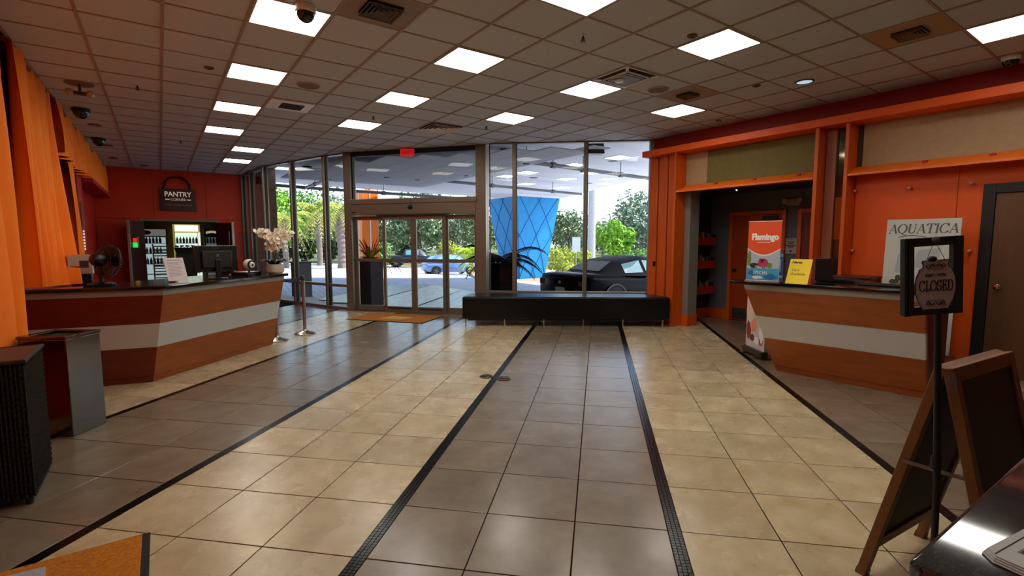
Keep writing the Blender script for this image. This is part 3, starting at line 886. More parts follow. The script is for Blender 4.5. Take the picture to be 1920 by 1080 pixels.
# ------------------------------------------------------------------ reception counters
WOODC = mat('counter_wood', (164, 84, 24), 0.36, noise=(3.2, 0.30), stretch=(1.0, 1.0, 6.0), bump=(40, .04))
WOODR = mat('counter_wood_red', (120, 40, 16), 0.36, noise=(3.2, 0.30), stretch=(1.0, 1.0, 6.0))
LAMW = mat('grey_white_laminate', (198, 196, 192), 0.38)
LAMG = mat('grey_laminate_band', (158, 154, 148), 0.38)
GRAN = mat('black_granite', (14, 13, 14), 0.10, noise=(180, 0.5), col2=(34, 32, 32), spec=0.6)
def counter(name, label, bot, top, back, slab, zt=1.06, facets=None, end_mat=WOODC, ends=(1,)):
    t = thing(name, label, 'counter', (bot[0][0], bot[0][1], 0))
    ox, oy = bot[0]
    def P(i, z, inn=0.0):
        k = z / zt
        x = bot[i][0] + (top[i][0] - bot[i][0]) * k; y = bot[i][1] + (top[i][1] - bot[i][1]) * k
        if inn:
            bx, by = back[i]; dx, dy = bx - x, by - y; l = math.hypot(dx, dy)
            x += dx / l * inn; y += dy / l * inn
        return (x - ox, y - oy, z)
    n = len(bot)
    for i in range(n - 1):
        wm = (facets or {}).get(i, WOODC)
        for nm, z0, z1, m, inn in (('plinth', 0.0, 0.07, wm, 0.006), ('lower_panel', 0.072, 0.408, wm, 0), ('pale_stripe', 0.410, 0.680, LAMW, 0.002), ('upper_panel', 0.682, 0.992, wm, 0), ('top_band', 0.994, 1.058, LAMG, 0.002)):
            b = [P(i, z0, inn), P(i + 1, z0, inn), P(i + 1, z0, 0.05), P(i, z0, 0.05)]
            u = [P(i, z1, inn), P(i + 1, z1, inn), P(i + 1, z1, 0.05), P(i, z1, 0.05)]
            MB().hexa(b, u).build(nm, m, t, bevel=0.0015, seg=1)
    body = MB()
    for i in range(n - 1):
        b = [P(i, 0.0, 0.052), P(i + 1, 0.0, 0.052), (back[i + 1][0] - ox, back[i + 1][1] - oy, 0), (back[i][0] - ox, back[i][1] - oy, 0)]
        u = [P(i, zt, 0.052), P(i + 1, zt, 0.052), (back[i + 1][0] - ox, back[i + 1][1] - oy, zt), (back[i][0] - ox, back[i][1] - oy, zt)]
        body.hexa(b, u)
    body.build('cabinet_body', end_mat, t, smooth=False)
    MB().prism([(x - ox, y - oy) for x, y in slab], zt, zt + 0.04).build('countertop', GRAN, t, bevel=0.008)
    return t
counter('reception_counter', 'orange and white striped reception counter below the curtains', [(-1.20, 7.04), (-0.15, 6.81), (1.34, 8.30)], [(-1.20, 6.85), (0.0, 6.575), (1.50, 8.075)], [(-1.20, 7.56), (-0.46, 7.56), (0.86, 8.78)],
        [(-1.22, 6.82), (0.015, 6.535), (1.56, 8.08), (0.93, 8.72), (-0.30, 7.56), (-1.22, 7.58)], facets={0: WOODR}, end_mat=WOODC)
counter('reception_counter', 'orange and white striped counter carrying the yellow sign', [(6.071, 2.99), (6.195, 1.57)], [(5.735, 3.27), (5.945, 1.57)], [(6.62, 3.2), (6.72, 1.57)],
        [(5.705, 3.44), (5.915, 1.53), (6.78, 1.53), (6.66, 3.50)], end_mat=mat('counter_end_maroon', (92, 22, 14), .45))
t = thing('back_cabinet', 'low dark wood cabinet behind the counter carrying the yellow sign', 'cabinet', (7.25, 2.48, 0))
MB().box(0, 0.36, 0, 0.44, 0, 1.10).build('cabinet_body', mat('back_cab_wood', (110, 52, 18), .5, noise=(4, .2), stretch=(1, 1, .3)), t, bevel=.004)
MB().box(-0.02, 0.38, -0.02, 0.46, 1.10, 1.125).build('cabinet_top', mat('back_cab_top', (70, 32, 12), .4), t, bevel=.004)
t = thing('service_counter', 'black speckled granite counter in the near corner with a newspaper', 'counter', (0.945, 0.25, 0))
GR2 = mat('speckled_granite', (70, 68, 68), 0.05, noise=(170, 0.9), col2=(8, 8, 8), spec=0.6)
cp = [(0.0, -0.02), (0.012, -0.75), (1.55, -0.80), (1.52, -0.045), (0.02, 0.0)]
MB().prism(cp, 1.03, 1.07).build('countertop', GR2, t, bevel=0.010, seg=2)
MB().prism([(0.04, -0.05), (0.05, -0.73), (1.5, -0.77), (1.48, -0.08)], 0, 1.03).build('cabinet_body', BLACKM, t, bevel=0.004)

# newspaper on the granite
t = thing('newspaper', 'folded newspaper lying on the black granite counter', 'newspaper', M=T((1.055, 0.187, 1.071)) @ Matrix.Rotation(math.radians(-9.5), 4, 'Z'))
NEWS = mat('newsprint', (188, 186, 182), 0.85)
INK = mat('newsprint_ink', (38, 38, 40), 0.8)
INKG = mat('newsprint_grey', (110, 110, 114), 0.8)
for k in range(4):
    MB().prism([(0.003 * k, -0.36 + 0.004 * k), (0.42, -0.36), (0.42, 0 - 0.003 * k), (0.018 + 0.003 * k, -0.001 * k), (0.0 + 0.004 * k, -0.02)], 0.0022 * k, 0.0022 * k + 0.0014).build('page', NEWS, t)
pz = 0.0082
MB().prism([(0.055, -0.155), (0.34, -0.155), (0.34, -0.03), (0.055, -0.03)], pz, pz + 0.0004).build('photo_print', INKG, t)
MB().prism([(0.06, -0.10), (0.15, -0.12), (0.24, -0.08), (0.20, -0.045), (0.10, -0.04)], pz + .0004, pz + 0.0007).build('photo_shape', mat('newsprint_mid', (150, 150, 156), .8), t)
MB().prism([(0.058, -0.06), (0.10, -0.075), (0.10, -0.035), (0.058, -0.033)], pz + .0004, pz + 0.0006).build('photo_shape', INK, t)
ln = MB()
for r in range(9):
    xx = 0.02
    while xx < 0.38:
        L = R_.uniform(0.01, 0.04)
        ln.box(xx, xx + L, -0.185 - r * 0.016, -0.180 - r * 0.016, pz, pz + 0.0004); xx += L + 0.006
ln.box(0.02, 0.40, -0.172, -0.1695, pz, pz + .0005).box(0.018, 0.40, -0.0170, -0.0155, pz, pz + .0005)
ln.build('print_lines', INK, t, smooth=False)

# ------------------------------------------------------------------ bench under the window
t = thing('bench', 'long black upholstered bench on steel legs under the window', 'bench', (4.51, 8.0, 0))
VIN = mat('black_vinyl', (6, 6, 11), 0.30, spec=0.35)
ex, ey = (7.56 - 4.51), (5.68 - 8.0); bl = math.hypot(ex, ey); ex, ey = ex / bl, ey / bl
nx, ny = -ey, ex
def bp(a, d): return (ex * a + nx * d, ey * a + ny * d)
MB().prism([bp(0, 0), bp(bl, 0), bp(bl - 0.14, 0.50), bp(bl - 0.5, 0.66), bp(0.08, 0.66)], 0.135, 0.555).build('seat_block', VIN, t, bevel=0.035, seg=3)
MB().prism([bp(0.1, 0.05), bp(bl - 0.1, 0.05), bp(bl - 0.4, 0.5), bp(0.2, 0.5)], 0.105, 0.135).build('base_frame', BLACKM, t)
for k in range(6):
    a = 0.06 + (bl - 0.18) * k / 5
    x, y = bp(a, 0.06)
    MB().lathe([(0.022, 0), (0.022, 0.008), (0.013, 0.012), (0.013, 0.135)], 12, c=(x, y, 0)).build('leg', CHROME, t)
for a, d in ((0.62, 0.46), (1.45, 0.46), (2.5, 0.46)):
    x, y = bp(a, d)
    MB().lathe([(0.022, 0), (0.022, 0.008), (0.013, 0.012), (0.013, 0.135)], 12, c=(x, y, 0)).build('leg', CHROME, t)

# ------------------------------------------------------------------ stanchions, floor plates, mats, bin, wicker box
def stanchion(x, y, label, belt_to=None):
    t = thing('belt_stanchion', label, 'stanchion', (x, y, 0))
    MB().lathe([(0.165, 0), (0.168, 0.012), (0.155, 0.022), (0.09, 0.042), (0.045, 0.062), (0.034, 0.085)], 32).build('base', STEEL, t)
    MB().lathe([(0.0285, 0.07), (0.0285, 0.93)], 20).build('pole', STEEL, t)
    MB().lathe([(0.036, 0.92), (0.036, 0.995), (0.030, 1.005)], 20).build('head', mat('stanchion_head', (70, 66, 62), .35, .7), t)
    if belt_to:
        bx, by = belt_to[0] - x, belt_to[1] - y
        L = math.hypot(bx, by); m = MB()
        pts = [(bx * k / 8, by * k / 8, 0.965 - 0.03 * math.sin(PI * k / 8)) for k in range(9)]
        for a, b in zip(pts[:-1], pts[1:]):
            m.bar(a, b, 0.006, 0.055)
        m.build('belt', BLACKM, t)
stanchion(1.94, 8.90, 'steel belt post standing free between the counter and doors', (1.52, 8.60))
stanchion(1.44, 8.545, 'steel belt post mostly hidden behind the end of the counter')
BRZ = mat('dark_bronze', (74, 58, 48), 0.30, 0.85)
for x, y, lb in ((3.03, 4.815, 'small bronze disc on the floor, the one lying farther from us'), (3.145, 4.615, 'small bronze disc on the floor, the one lying closer to us')):
    t = thing('floor_disc', lb, 'floor plate', (x, y, 0))
    MB().lathe([(0.078, 0), (0.080, 0.006), (0.070, 0.014), (0.02, 0.018), (0.001, 0.018)], 28, cap=False).build('disc', BRZ, t)
    MB().lathe([(0.016, 0.017), (0.014, 0.024), (0.001, 0.025)], 12, cap=False).build('centre_screw', CHROME, t)
CARPET = mat('orange_carpet', (206, 132, 14), 0.95, noise=(60, 0.45), col2=(160, 86, 8), bump=(300, .5))
CARPB = mat('black_rubber_edge', (16, 13, 12), 0.8)
CARPG = mat('grey_carpet_print', (170, 172, 178), 0.95, noise=(80, .3))
t = thing('floor_mat', 'orange floor mat with black border in the near corner', 'mat', (-1.15, 1.5, 0))
MB().box(0, 1.02, 0, 1.73, 0.001, 0.006).build('backing', CARPB, t, bevel=.002, seg=1)
MB().box(0.03, 0.985, 0.03, 1.722, 0.006, 0.012).build('pile', CARPET, t, bevel=.003, seg=1)
MB().prism([(0.05, 1.10), (0.60, 1.10), (0.66, 1.30), (0.61, 1.655), (0.50, 1.665), (0.05, 1.655)], 0.012, 0.0126).build('logo_patch', CARPG, t)
t = thing('door_mat', 'long orange mat lying before the automatic glass doors', 'mat', M=frame((2.99, 10.08, 0), (0.60, -0.80, 0), (0, 0, 1)))
MB().box(0, 1.72, 0, 0.98, 0.001, 0.006).build('backing', CARPB, t, bevel=.002, seg=1)
MB().box(0.03, 1.69, 0.03, 0.95, 0.006, 0.012).build('pile', CARPET, t, bevel=.003, seg=1)
MB().prism([(0.6, 0.30), (1.1, 0.28), (1.2, 0.60), (0.7, 0.66)], 0.012, 0.0126).build('logo_patch', mat('pale_print', (206, 170, 90), .9), t)
t = thing('waste_bin', 'square polished steel waste bin before the striped counter', 'bin', M=frame((-0.975, 5.45, 0), (0.815, -0.58, 0), (0, 0, 1)))
BINM = mat('polished_bin_steel', (112, 98, 84), 0.16, 1.0)
MB().box(0, 0.385, 0, 0.33, 0.0, 0.80).build('body', BINM, t, bevel=0.006)
rim = MB().box(-0.006, 0.391, -0.006, 0.05, 0.80, 0.826).box(-0.006, 0.391, 0.28, 0.336, 0.80, 0.826).box(-0.006, 0.06, 0.05, 0.28, 0.80, 0.826).box(0.325, 0.391, 0.05, 0.28, 0.80, 0.826)
rim.build('rim', BINM, t, bevel=0.004)
MB().box(0.06, 0.325, 0.05, 0.28, 0.78, 0.803).build('opening', VDARK, t)
# wicker box
t = thing('wicker_box', 'black woven wicker box with a brown top at the frame edge', 'box', (-1.02, 4.0, 0))
WICK = mat('black_wicker', (26, 23, 24), 0.42, noise=(60, .4))
MB().box(0.012, 0.308, 0.012, 0.538, 0.04, 0.865).build('inner_box', BLACKM, t)
for sx, sy in ((0.03, 0.03), (0.29, 0.03), (0.03, 0.52), (0.29, 0.52)):
    MB().lathe([(0.018, 0), (0.022, 0.05)], 10, c=(sx, sy, 0)).build('foot', BLACK, t)
wv = MB()
def strand(face, c, z0, z1, ph, n=46):
    pts = []
    for k in range(n + 1):
        z = z0 + (z1 - z0) * k / n
        off = 0.005 * (1 if (k + ph) % 2 else -1)
        pts.append((c, -off, z) if face == 'f' else (0.32 + off, c, z))
    wv.tube(pts, 0.0062, 4)
for k in range(17):
    strand('f', 0.010 + k * 0.0194, 0.05, 0.87, k)
for k in range(28):
    strand('s', 0.010 + k * 0.0194, 0.05, 0.87, k)
tag(wv.build('woven_strands', WICK, t, angle=60), kind='stuff')
cr = MB()
for k in range(23):
    z = 0.06 + k * 0.0356
    cr.box(0.0, 0.32, 0.004, 0.014, z - 0.006, z + 0.006).box(0.306, 0.316, 0.0, 0.55, z - 0.006, z + 0.006)
tag(cr.build('cross_strands', WICK, t, smooth=False), kind='stuff')
rimb = MB().tube([(-0.005, -0.004, 0.875), (0.324, -0.004, 0.875), (0.324, 0.554, 0.875), (-0.005, 0.554, 0.875), (-0.005, -0.004, 0.875)], 0.014, 8)
rimb.build('braided_rim', WICK, t)
MB().box(0.0, 0.32, 0.0, 0.55, 0.868, 0.884).build('top_board', mat('brown_rattan_top', (84, 44, 26), 0.6, noise=(50, .4)), t, bevel=.004)
# ------------------------------------------------------------------ serif lettering made of strokes
def _arc(cx, cy, rx, ry, a0, a1, n=14):
    return [(cx + rx * math.cos(math.radians(a0 + (a1 - a0) * k / n)), cy + ry * math.sin(math.radians(a0 + (a1 - a0) * k / n))) for k in range(n + 1)]
GL = {
 'C': (0.80, [_arc(.42, .5, .38, .5, 48, 312), [(.70, 1.0), (.70, .72)], [(.72, .0 + .26), (.72, .08)]]),
 'L': (0.66, [[(.2, 0), (.2, 1)], [(.04, 1), (.36, 1)], [(.04, 0), (.62, 0)], [(.62, 0), (.62, .26)]]),
 'O': (0.86, [_arc(.43, .5, .39, .5, 0, 360, 24)]),
 'S': (0.64, [_arc(.32, .74, .24, .26, 40, 270, 10) + _arc(.32, .26, .26, .26, 90, -140, 10)[1:], [(.53, 1.0), (.53, .72)], [(.07, .0), (.07, .28)]]),
 'E': (0.68, [[(.2, 0), (.2, 1)], [(.04, 1), (.6, 1)], [(.04, 0), (.64, 0)], [(.2, .52), (.46, .52)], [(.6, 1), (.6, .78)], [(.64, 0), (.64, .26)], [(.46, .64), (.46, .40)]]),
 'D': (0.84, [[(.2, 0), (.2, 1)], [(.04, 1), (.36, 1)] + _arc(.36, .5, .42, .5, 90, -90, 16) + [(.04, 0)]]),
 'A': (0.84, [[(.10, 0), (.42, 1)], [(.42, 1), (.74, 0)], [(.22, .34), (.63, .34)], [(.0, 0), (.22, 0)], [(.62, 0), (.86, 0)]]),
 'Q': (0.90, [_arc(.43, .5, .39, .5, 0, 360, 24), [(.40, .02), (.60, -.16), (.95, -.26)]]),
 'U': (0.82, [[(.16, 1), (.16, .34)] + _arc(.42, .32, .26, .32, 180, 360, 12) + [(.68, 1)], [(.04, 1), (.30, 1)], [(.56, 1), (.80, 1)]]),
 'T': (0.74, [[(.37, 0), (.37, 1)], [(.04, 1), (.72, 1)], [(.04, 1), (.02, .80)], [(.72, 1), (.74, .80)], [(.24, 0), (.50, 0)]]),
 'I': (0.40, [[(.2, 0), (.2, 1)], [(.06, 1), (.34, 1)], [(.06, 0), (.34, 0)]]),
}
def serif_text(word, height, M, m, parent, sx=1.0, shear=0.0, thick=0.13, thin=0.045, gap=0.06, name='lettering', depth=0.001):
    tot = sum(GL[c][0] + gap for c in word) - gap
    x0 = -tot / 2
    mb = MB()
    for c in word:
        wd, strokes = GL[c]
        for si, st in enumerate(strokes):
            L = []; Rr = []
            for i, p in enumerate(st):
                a = st[max(i - 1, 0)]; b = st[min(i + 1, len(st) - 1)]
                dx, dy = b[0] - a[0], b[1] - a[1]; l = math.hypot(dx, dy) or 1
                wv_ = thin + (thick - thin) * abs(dy / l) ** 1.5
                if c == 'A' and si == 0: wv_ = thin * 1.1
                if c == 'U' and i >= len(st) - 3 and si == 0: wv_ = thin * 1.4
                nx_, ny_ = -dy / l * wv_ / 2, dx / l * wv_ / 2
                L.append((p[0] + nx_, p[1] + ny_)); Rr.append((p[0] - nx_, p[1] - ny_))
            for i in range(len(st) - 1):
                q = [Rr[i], Rr[i + 1], L[i + 1], L[i]]
                q = [((x0 + X + shear * Y) * height * sx, Y * height) for X, Y in q]
                mb.add([(X, 0, Z) for X, Z in q] + [(X, -depth, Z) for X, Z in q], [(4, 5, 6, 7), (0, 1, 5, 4), (1, 2, 6, 5), (2, 3, 7, 6), (3, 0, 4, 7)])
        x0 += wd + gap
    return mb.build(name, m, parent, smooth=False, M=M)
def poly_xz(mb, pts, y0, y1):
    """outline in xz extruded along y"""
    n = len(pts)
    vs = [(x, y0, z) for x, z in pts] + [(x, y1, z) for x, z in pts]
    return mb.add(vs, [tuple(range(n)), tuple(range(2 * n - 1, n - 1, -1))] + [(i, n + i, n + (i + 1) % n, (i + 1) % n) for i in range(n)])

# ------------------------------------------------------------------ things on the striped reception counter (curtain side)
ZC = 1.101
t = thing('desk_fan', 'black desk fan on the striped counter beside the curtain', 'fan', (-0.55, 7.02, ZC))
MB().lathe([(0.13, 0), (0.135, 0.012), (0.10, 0.03), (0.035, 0.042), (0.001, 0.045)], 28, cap=False).build('fan_base', BLACK, t)
MB().lathe([(0.020, 0.03), (0.016, 0.22)], 14).build('fan_pole', BLACK, t)
MB().box(0.03, 0.10, -0.11, -0.05, 0.015, 0.035).build('control_panel', mat('fan_controls', (90, 90, 92), .4), t, bevel=.005)
AX = frame((0.02, 0.0, 0.265), (0.10, -1.0, 0.0), (0, 0, 1)) @ Matrix.Identity(4)
# local -y of the head frame is the axis that points out of the grille
HD = Matrix.Translation((0.02, 0.0, 0.27)) @ Matrix.Rotation(math.radians(38), 4, 'Z') @ Matrix.Rotation(math.radians(12), 4, 'Y')
hb = Matrix.Rotation(PI / 2, 4, 'Y')      # lathe z axis -> +x
MB().lathe([(0.001, -0.11), (0.05, -0.105), (0.068, -0.08), (0.072, -0.02), (0.05, 0.02), (0.02, 0.03)], 22, cap=False, M=HD @ hb).build('motor_housing', BLACK, t)
gd = MB()
RF = 0.185
for k in range(40):
    a = 2 * PI * k / 40
    pts = [(RF * s * math.cos(a), RF * s * math.sin(a), zz) for s, zz in ((0.30, 0.005), (0.65, 0.0), (0.92, 0.02), (1.0, 0.055))]
    gd.tube(pts, 0.0022, 4, M=HD @ hb)
    pts = [(RF * s * math.cos(a), RF * s * math.sin(a), zz) for s, zz in ((1.0, 0.055), (0.93, 0.09), (0.6, 0.115), (0.18, 0.122))]
    gd.tube(pts, 0.0022, 4, M=HD @ hb)
for rr_, zz in ((1.0, 0.055), (0.65, 0.0), (0.65, 0.112)):
    gd.tube([(RF * rr_ * math.cos(2 * PI * k / 36), RF * rr_ * math.sin(2 * PI * k / 36), zz) for k in range(37)], 0.005 if rr_ == 1 else 0.003, 6, M=HD @ hb)
tag(gd.build('guard_wires', BLACK, t), kind='stuff')
MB().lathe([(0.001, 0.118), (0.036, 0.118), (0.036, 0.128), (0.001, 0.128)], 18, cap=False, M=HD @ hb).build('guard_cap', mat('fan_badge', (120, 118, 120), .3, .6), t)
for k in range(4):
    bl_ = MB()
    nn = 7; vs = []; fs = []
    for i in range(nn):
        r = 0.03 + (RF * 0.9 - 0.03) * i / (nn - 1); hw = math.radians(34) * (0.5 + 0.5 * math.sin(PI * min(1, i / (nn - 1) * 0.8 + .2)))
        for s in range(5):
            a = hw * (s / 4 * 2 - 1)
            vs.append((r * math.cos(a), r * math.sin(a), 0.06 + 0.03 * (s / 4 - 0.5)))
    for i in range(nn - 1):
        for s in range(4):
            fs.append((i * 5 + s, i * 5 + s + 1, (i + 1) * 5 + s + 1, (i + 1) * 5 + s))
    bl_.add(vs, fs, HD @ hb @ Matrix.Rotation(PI / 2 * k, 4, 'Z')).build('fan_blade', mat('fan_blade_black', (16, 14, 15), .3), t)
t = thing('black_case', 'small black case on the counter under the white carton', 'box', (-0.84, 7.39, ZC))
MB().box(0, 0.18, 0, 0.15, 0, 0.11).build('case_body', BLACK, t, bevel=.012)
MB().box(0.06, 0.14, -0.006, 0.0, 0.05, 0.07).build('latch', mat('latch_grey', (70, 70, 70), .4, .6), t)
t = thing('carton', 'white printed carton behind the black fan', 'box', (-0.86, 7.385, ZC + 0.112))
CART = mat('white_carton', (196, 184, 164), 0.7)
MB().box(0, 0.21, 0, 0.16, 0, 0.215).build('carton_body', CART, t, bevel=.003)
MB().box(0.10, 0.18, -0.001, 0, 0.07, 0.15).build('printed_mark', mat('carton_print', (70, 50, 44), .7), t)
MB().box(0.02, 0.10, -0.001, 0, 0.05, 0.09).build('printed_mark', mat('carton_print2', (150, 90, 60), .7), t)
MB().box(0, 0.21, 0.075, 0.085, 0.215, 0.2165).build('tape_strip', mat('tape', (190, 160, 110), .3), t)
# paper notice in an acrylic stand
x_ = Vector((0.968, 0.25, 0)); up_ = Vector((-0.045, 0.165, 0.285))
t = thing('paper_notice', 'leaning white paper notice standing beside the monitor', 'sign', M=frame((0.055, 7.06, ZC + 0.002), x_, up_))
MB().box(0, 0.205, 0.001, 0.004, 0.0, 0.325).build('acrylic_back', glass_mat('clear_acrylic', (0.9, 0.92, 0.92)), t)
MB().box(0.0, 0.205, -0.001, 0.001, 0.012, 0.325).build('paper_sheet', PAPER, t)
ln = MB()
INKL = mat('faint_ink', (136, 124, 126), .8)
ln.box(0.03, 0.175, -0.0015, -0.001, 0.285, 0.293)
for r in range(11):
    z = 0.262 - r * 0.019
    ln.box(0.025, 0.025 + R_.uniform(0.10, 0.155), -0.0015, -0.001, z, z + 0.005)
ln.build('print_lines', INKL, t, smooth=False)
# monitor seen from behind
t = thing('monitor', 'black computer monitor turned away on the striped counter', 'monitor', (0.58, 7.42, ZC), math.radians(24))
MB().box(-0.28, 0.28, 0.0, 0.035, 0.09, 0.425).build('screen_case', BLACK, t, bevel=.010)
MB().box(-0.19, 0.19, -0.03, 0.0, 0.14, 0.36).build('rear_housing', mat('monitor_back', (15, 15, 16), .5), t, bevel=.014)
MB().box(-0.26, 0.26, 0.035, 0.037, 0.11, 0.41).build('screen_panel', mat('screen_dark', (20, 22, 26), .15), t)
MB().box(-0.035, 0.035, -0.045, -0.018, 0.01, 0.25).build('stand_neck', BLACK, t, bevel=.006)
MB().lathe([(0.12, 0), (0.12, 0.01), (0.05, 0.016)], 28, c=(0, -0.02, 0)).build('stand_base', BLACK, t)
MB().lathe([(0.016, 0), (0.016, 0.001)], 20, M=T((0, -0.0305, 0.30)) @ Matrix.Rotation(PI / 2, 4, 'X')).build('maker_badge', mat('badge_grey', (96, 94, 94), .4), t)
MB().box(-0.04, 0.04, -0.0006, 0.0, 0.385, 0.398).build('maker_strip', mat('badge_grey2', (60, 58, 58), .4), t)
# round white scanner on a stand
t = thing('barcode_scanner', 'round white and black scanner on a stand beside the monitor', 'scanner', (0.96, 7.52, ZC), math.radians(30))
MB().lathe([(0.06, 0), (0.06, 0.01), (0.014, 0.02), (0.012, 0.10)], 18).build('stand', BLACK, t)
MB().sphere((0, 0, 0.165), 0.075, 18, 12).build('scanner_head', WHITE, t)
MB().tube([(0.052 * math.cos(a), -0.058, 0.165 + 0.052 * math.sin(a)) for a in [2 * PI * k / 20 for k in range(21)]], 0.013, 8).build('black_ring', BLACK, t)
MB().sphere((0, -0.072, 0.165), 0.015, 10, 8).build('scanner_eye', BLACK, t)
MB().box(-0.10, -0.02, -0.10, -0.04, 0.0, 0.05).build('cradle', BLACK, t, bevel=.01)

t = thing('document_tray', 'black document tray near the end of the striped counter', 'tray', (0.98, 7.95, ZC), math.radians(45))
MB().box(-0.16, 0.16, -0.12, 0.12, 0, 0.006).box(-0.16, 0.16, -0.12, -0.112, 0.006, 0.05).box(-0.16, 0.16, 0.112, 0.12, 0.006, 0.05).box(-0.16, -0.152, -0.112, 0.112, 0.006, 0.05).build('tray_body', BLACK, t, bevel=.003)
t = thing('paper_stack', 'small stack of papers lying in the black document tray', 'papers', (0.98, 7.95, ZC + 0.0065), math.radians(47))
for k in range(5):
    MB().box(-0.13 + 0.004 * k, 0.14, -0.10, 0.10 - 0.003 * k, 0.009 * k, 0.009 * k + 0.008).build('paper_sheet', PAPER if k % 2 == 0 else mat('paper_blueish', (160, 170, 196), .8), t)
t = thing('sneeze_guard', 'clear acrylic shield standing near the orchid', 'shield', (0.98, 8.32, ZC), math.radians(45))
MB().box(-0.25, 0.25, -0.003, 0.003, 0.01, 0.62).build('acrylic_sheet', glass_mat('clear_acrylic'), t)
for s in (-0.2, 0.2):
    MB().box(s - 0.015, s + 0.015, -0.06, 0.06, 0, 0.012).build('foot', WHITE, t)
# orchid
t = thing('orchid_plant', 'cream orchid in a round white pot at the counter end', 'plant', (1.36, 7.98, ZC))
MB().lathe([(0.085, 0), (0.118, 0.03), (0.128, 0.08), (0.118, 0.125), (0.106, 0.145), (0.096, 0.140), (0.096, 0.11)], 28).build('pot', mat('cream_pot', (196, 182, 160), .35), t)
LEAFK = mat('dark_orchid_leaf', (16, 18, 16), 0.35)
for k in range(10):
    a = 2 * PI * k / 10 + R_.uniform(-.2, .2); L = R_.uniform(0.14, 0.20)
    vs = []; fs = []
    for i in range(7):
        s = i / 6; w_ = 0.035 * math.sin(PI * min(1, s * 0.9 + 0.08))
        r = 0.03 + L * s; z = 0.13 + 0.10 * math.sin(s * 2.2) - 0.02 * s
        for q in (-1, 0, 1):
            vs.append((r * math.cos(a) - q * w_ * math.sin(a), r * math.sin(a) + q * w_ * math.cos(a), z - 0.012 * abs(q)))
    for i in range(6):
        for q in range(2):
            fs.append((i * 3 + q, i * 3 + q + 1, (i + 1) * 3 + q + 1, (i + 1) * 3 + q))
    MB().add(vs, fs).build('leaf', LEAFK, t)
PET = mat('cream_petal', (250, 236, 214), 0.6, noise=(30, .1))
bm_ = MB()
for k in range(5):
    a = 2 * PI * k / 5 + 0.3
    c_ = (0.030 * math.cos(a), 0.030 * math.sin(a), 0.004)
    vs = [c_]; 
    for i in range(8):
        b = 2 * PI * i / 8
        vs.append((c_[0] + 0.026 * math.cos(b) * (1.1 if k else .9), c_[1] + 0.026 * math.sin(b), 0.004 + 0.006 * math.cos(b - a)))
    bm_.add(vs, [(0, i + 1, (i + 1) % 8 + 1) for i in range(8)])
bm_.sphere((0, 0, 0.006), 0.010, 8, 5)
bm_.cur = 0
fl0 = None
stems = [((0.01, 0.0), (-0.16, 0.08), 0.50), ((0.0, 0.01), (0.17, -0.03), 0.46), ((-0.01, 0), (-0.07, -0.12), 0.44), ((0.01, .01), (0.10, 0.12), 0.50), ((0, 0), (0.02, -0.04), 0.42)]
for (p, q, hgt) in stems:
    pts = []
    for i in range(10):
        s = i / 9
        pts.append((p[0] + (q[0] - p[0]) * s ** 1.4, p[1] + (q[1] - p[1]) * s ** 1.4, 0.12 + hgt * math.sin(s * PI * 0.58) / math.sin(PI * 0.5)))
    MB().tube(pts, 0.004, 6).build('stem', mat('stem_green', (70, 76, 40), .5), t)
    for i in range(3, 10):
        for _ in range(4):
            c_ = Vector(pts[i]) + Vector((R_.uniform(-.075, .075), R_.uniform(-.075, .075), R_.uniform(-.05, .05)))
            if fl0 is None:
                o = bm_.build('blossom', PET, t); fl0 = o
            else:
                o = fl0.copy(); C.objects.link(o); o.parent = t
            o.location = c_
            o.rotation_euler = (R_.uniform(0.7, 2.0), R_.uniform(-.6, .6), R_.uniform(-1.2, 1.0))
            s_ = R_.uniform(0.5, 0.8); o.scale = (s_, s_, s_)

# ------------------------------------------------------------------ pantry corner: sign, coolers, racks
t = thing('pantry_sign', 'maroon shopping bag shaped sign on the back orange wall', 'sign', M=frame((0.475, 17.01, 2.43), (1, 0, 0), (0, 0, 1)))
MAR = mat('maroon_sign', (64, 10, 10), 0.45)
MB().box(-0.43, 0.43, -0.04, 0.0, 0.0, 0.62).build('bag_body', MAR, t, bevel=.006)
hp = [(-0.30 + 0.0, -0.02, 0.60)] + [(-0.30 * math.cos(a), -0.02, 0.66 + 0.28 * math.sin(a)) for a in [PI * k / 16 for k in range(17)]] + [(0.30, -0.02, 0.60)]
MB().tube(hp, 0.036, 10).build('bag_handle', MAR, t)
SGN = mat('sign_white', (236, 214, 204), 0.5, emit=((255, 225, 210), 0.25))
text('PANTRY', 0.19, T((0, -0.042, 0.46)), SGN, t, sx=0.88, bold=0.004)
text('CORNER', 0.095, T((0, -0.042, 0.315)), SGN, t, sx=0.95)
MB().box(-0.30, -0.20, -0.043, -0.04, 0.305, 0.33).build('sign_rule', SGN, t)
MB().box(0.20, 0.30, -0.043, -0.04, 0.305, 0.33).build('sign_rule', SGN, t)
text('FOOD DRINKS & MORE', 0.066, T((0, -0.042, 0.17)), mat('sign_pink', (170, 120, 112), .5), t, sx=0.95)
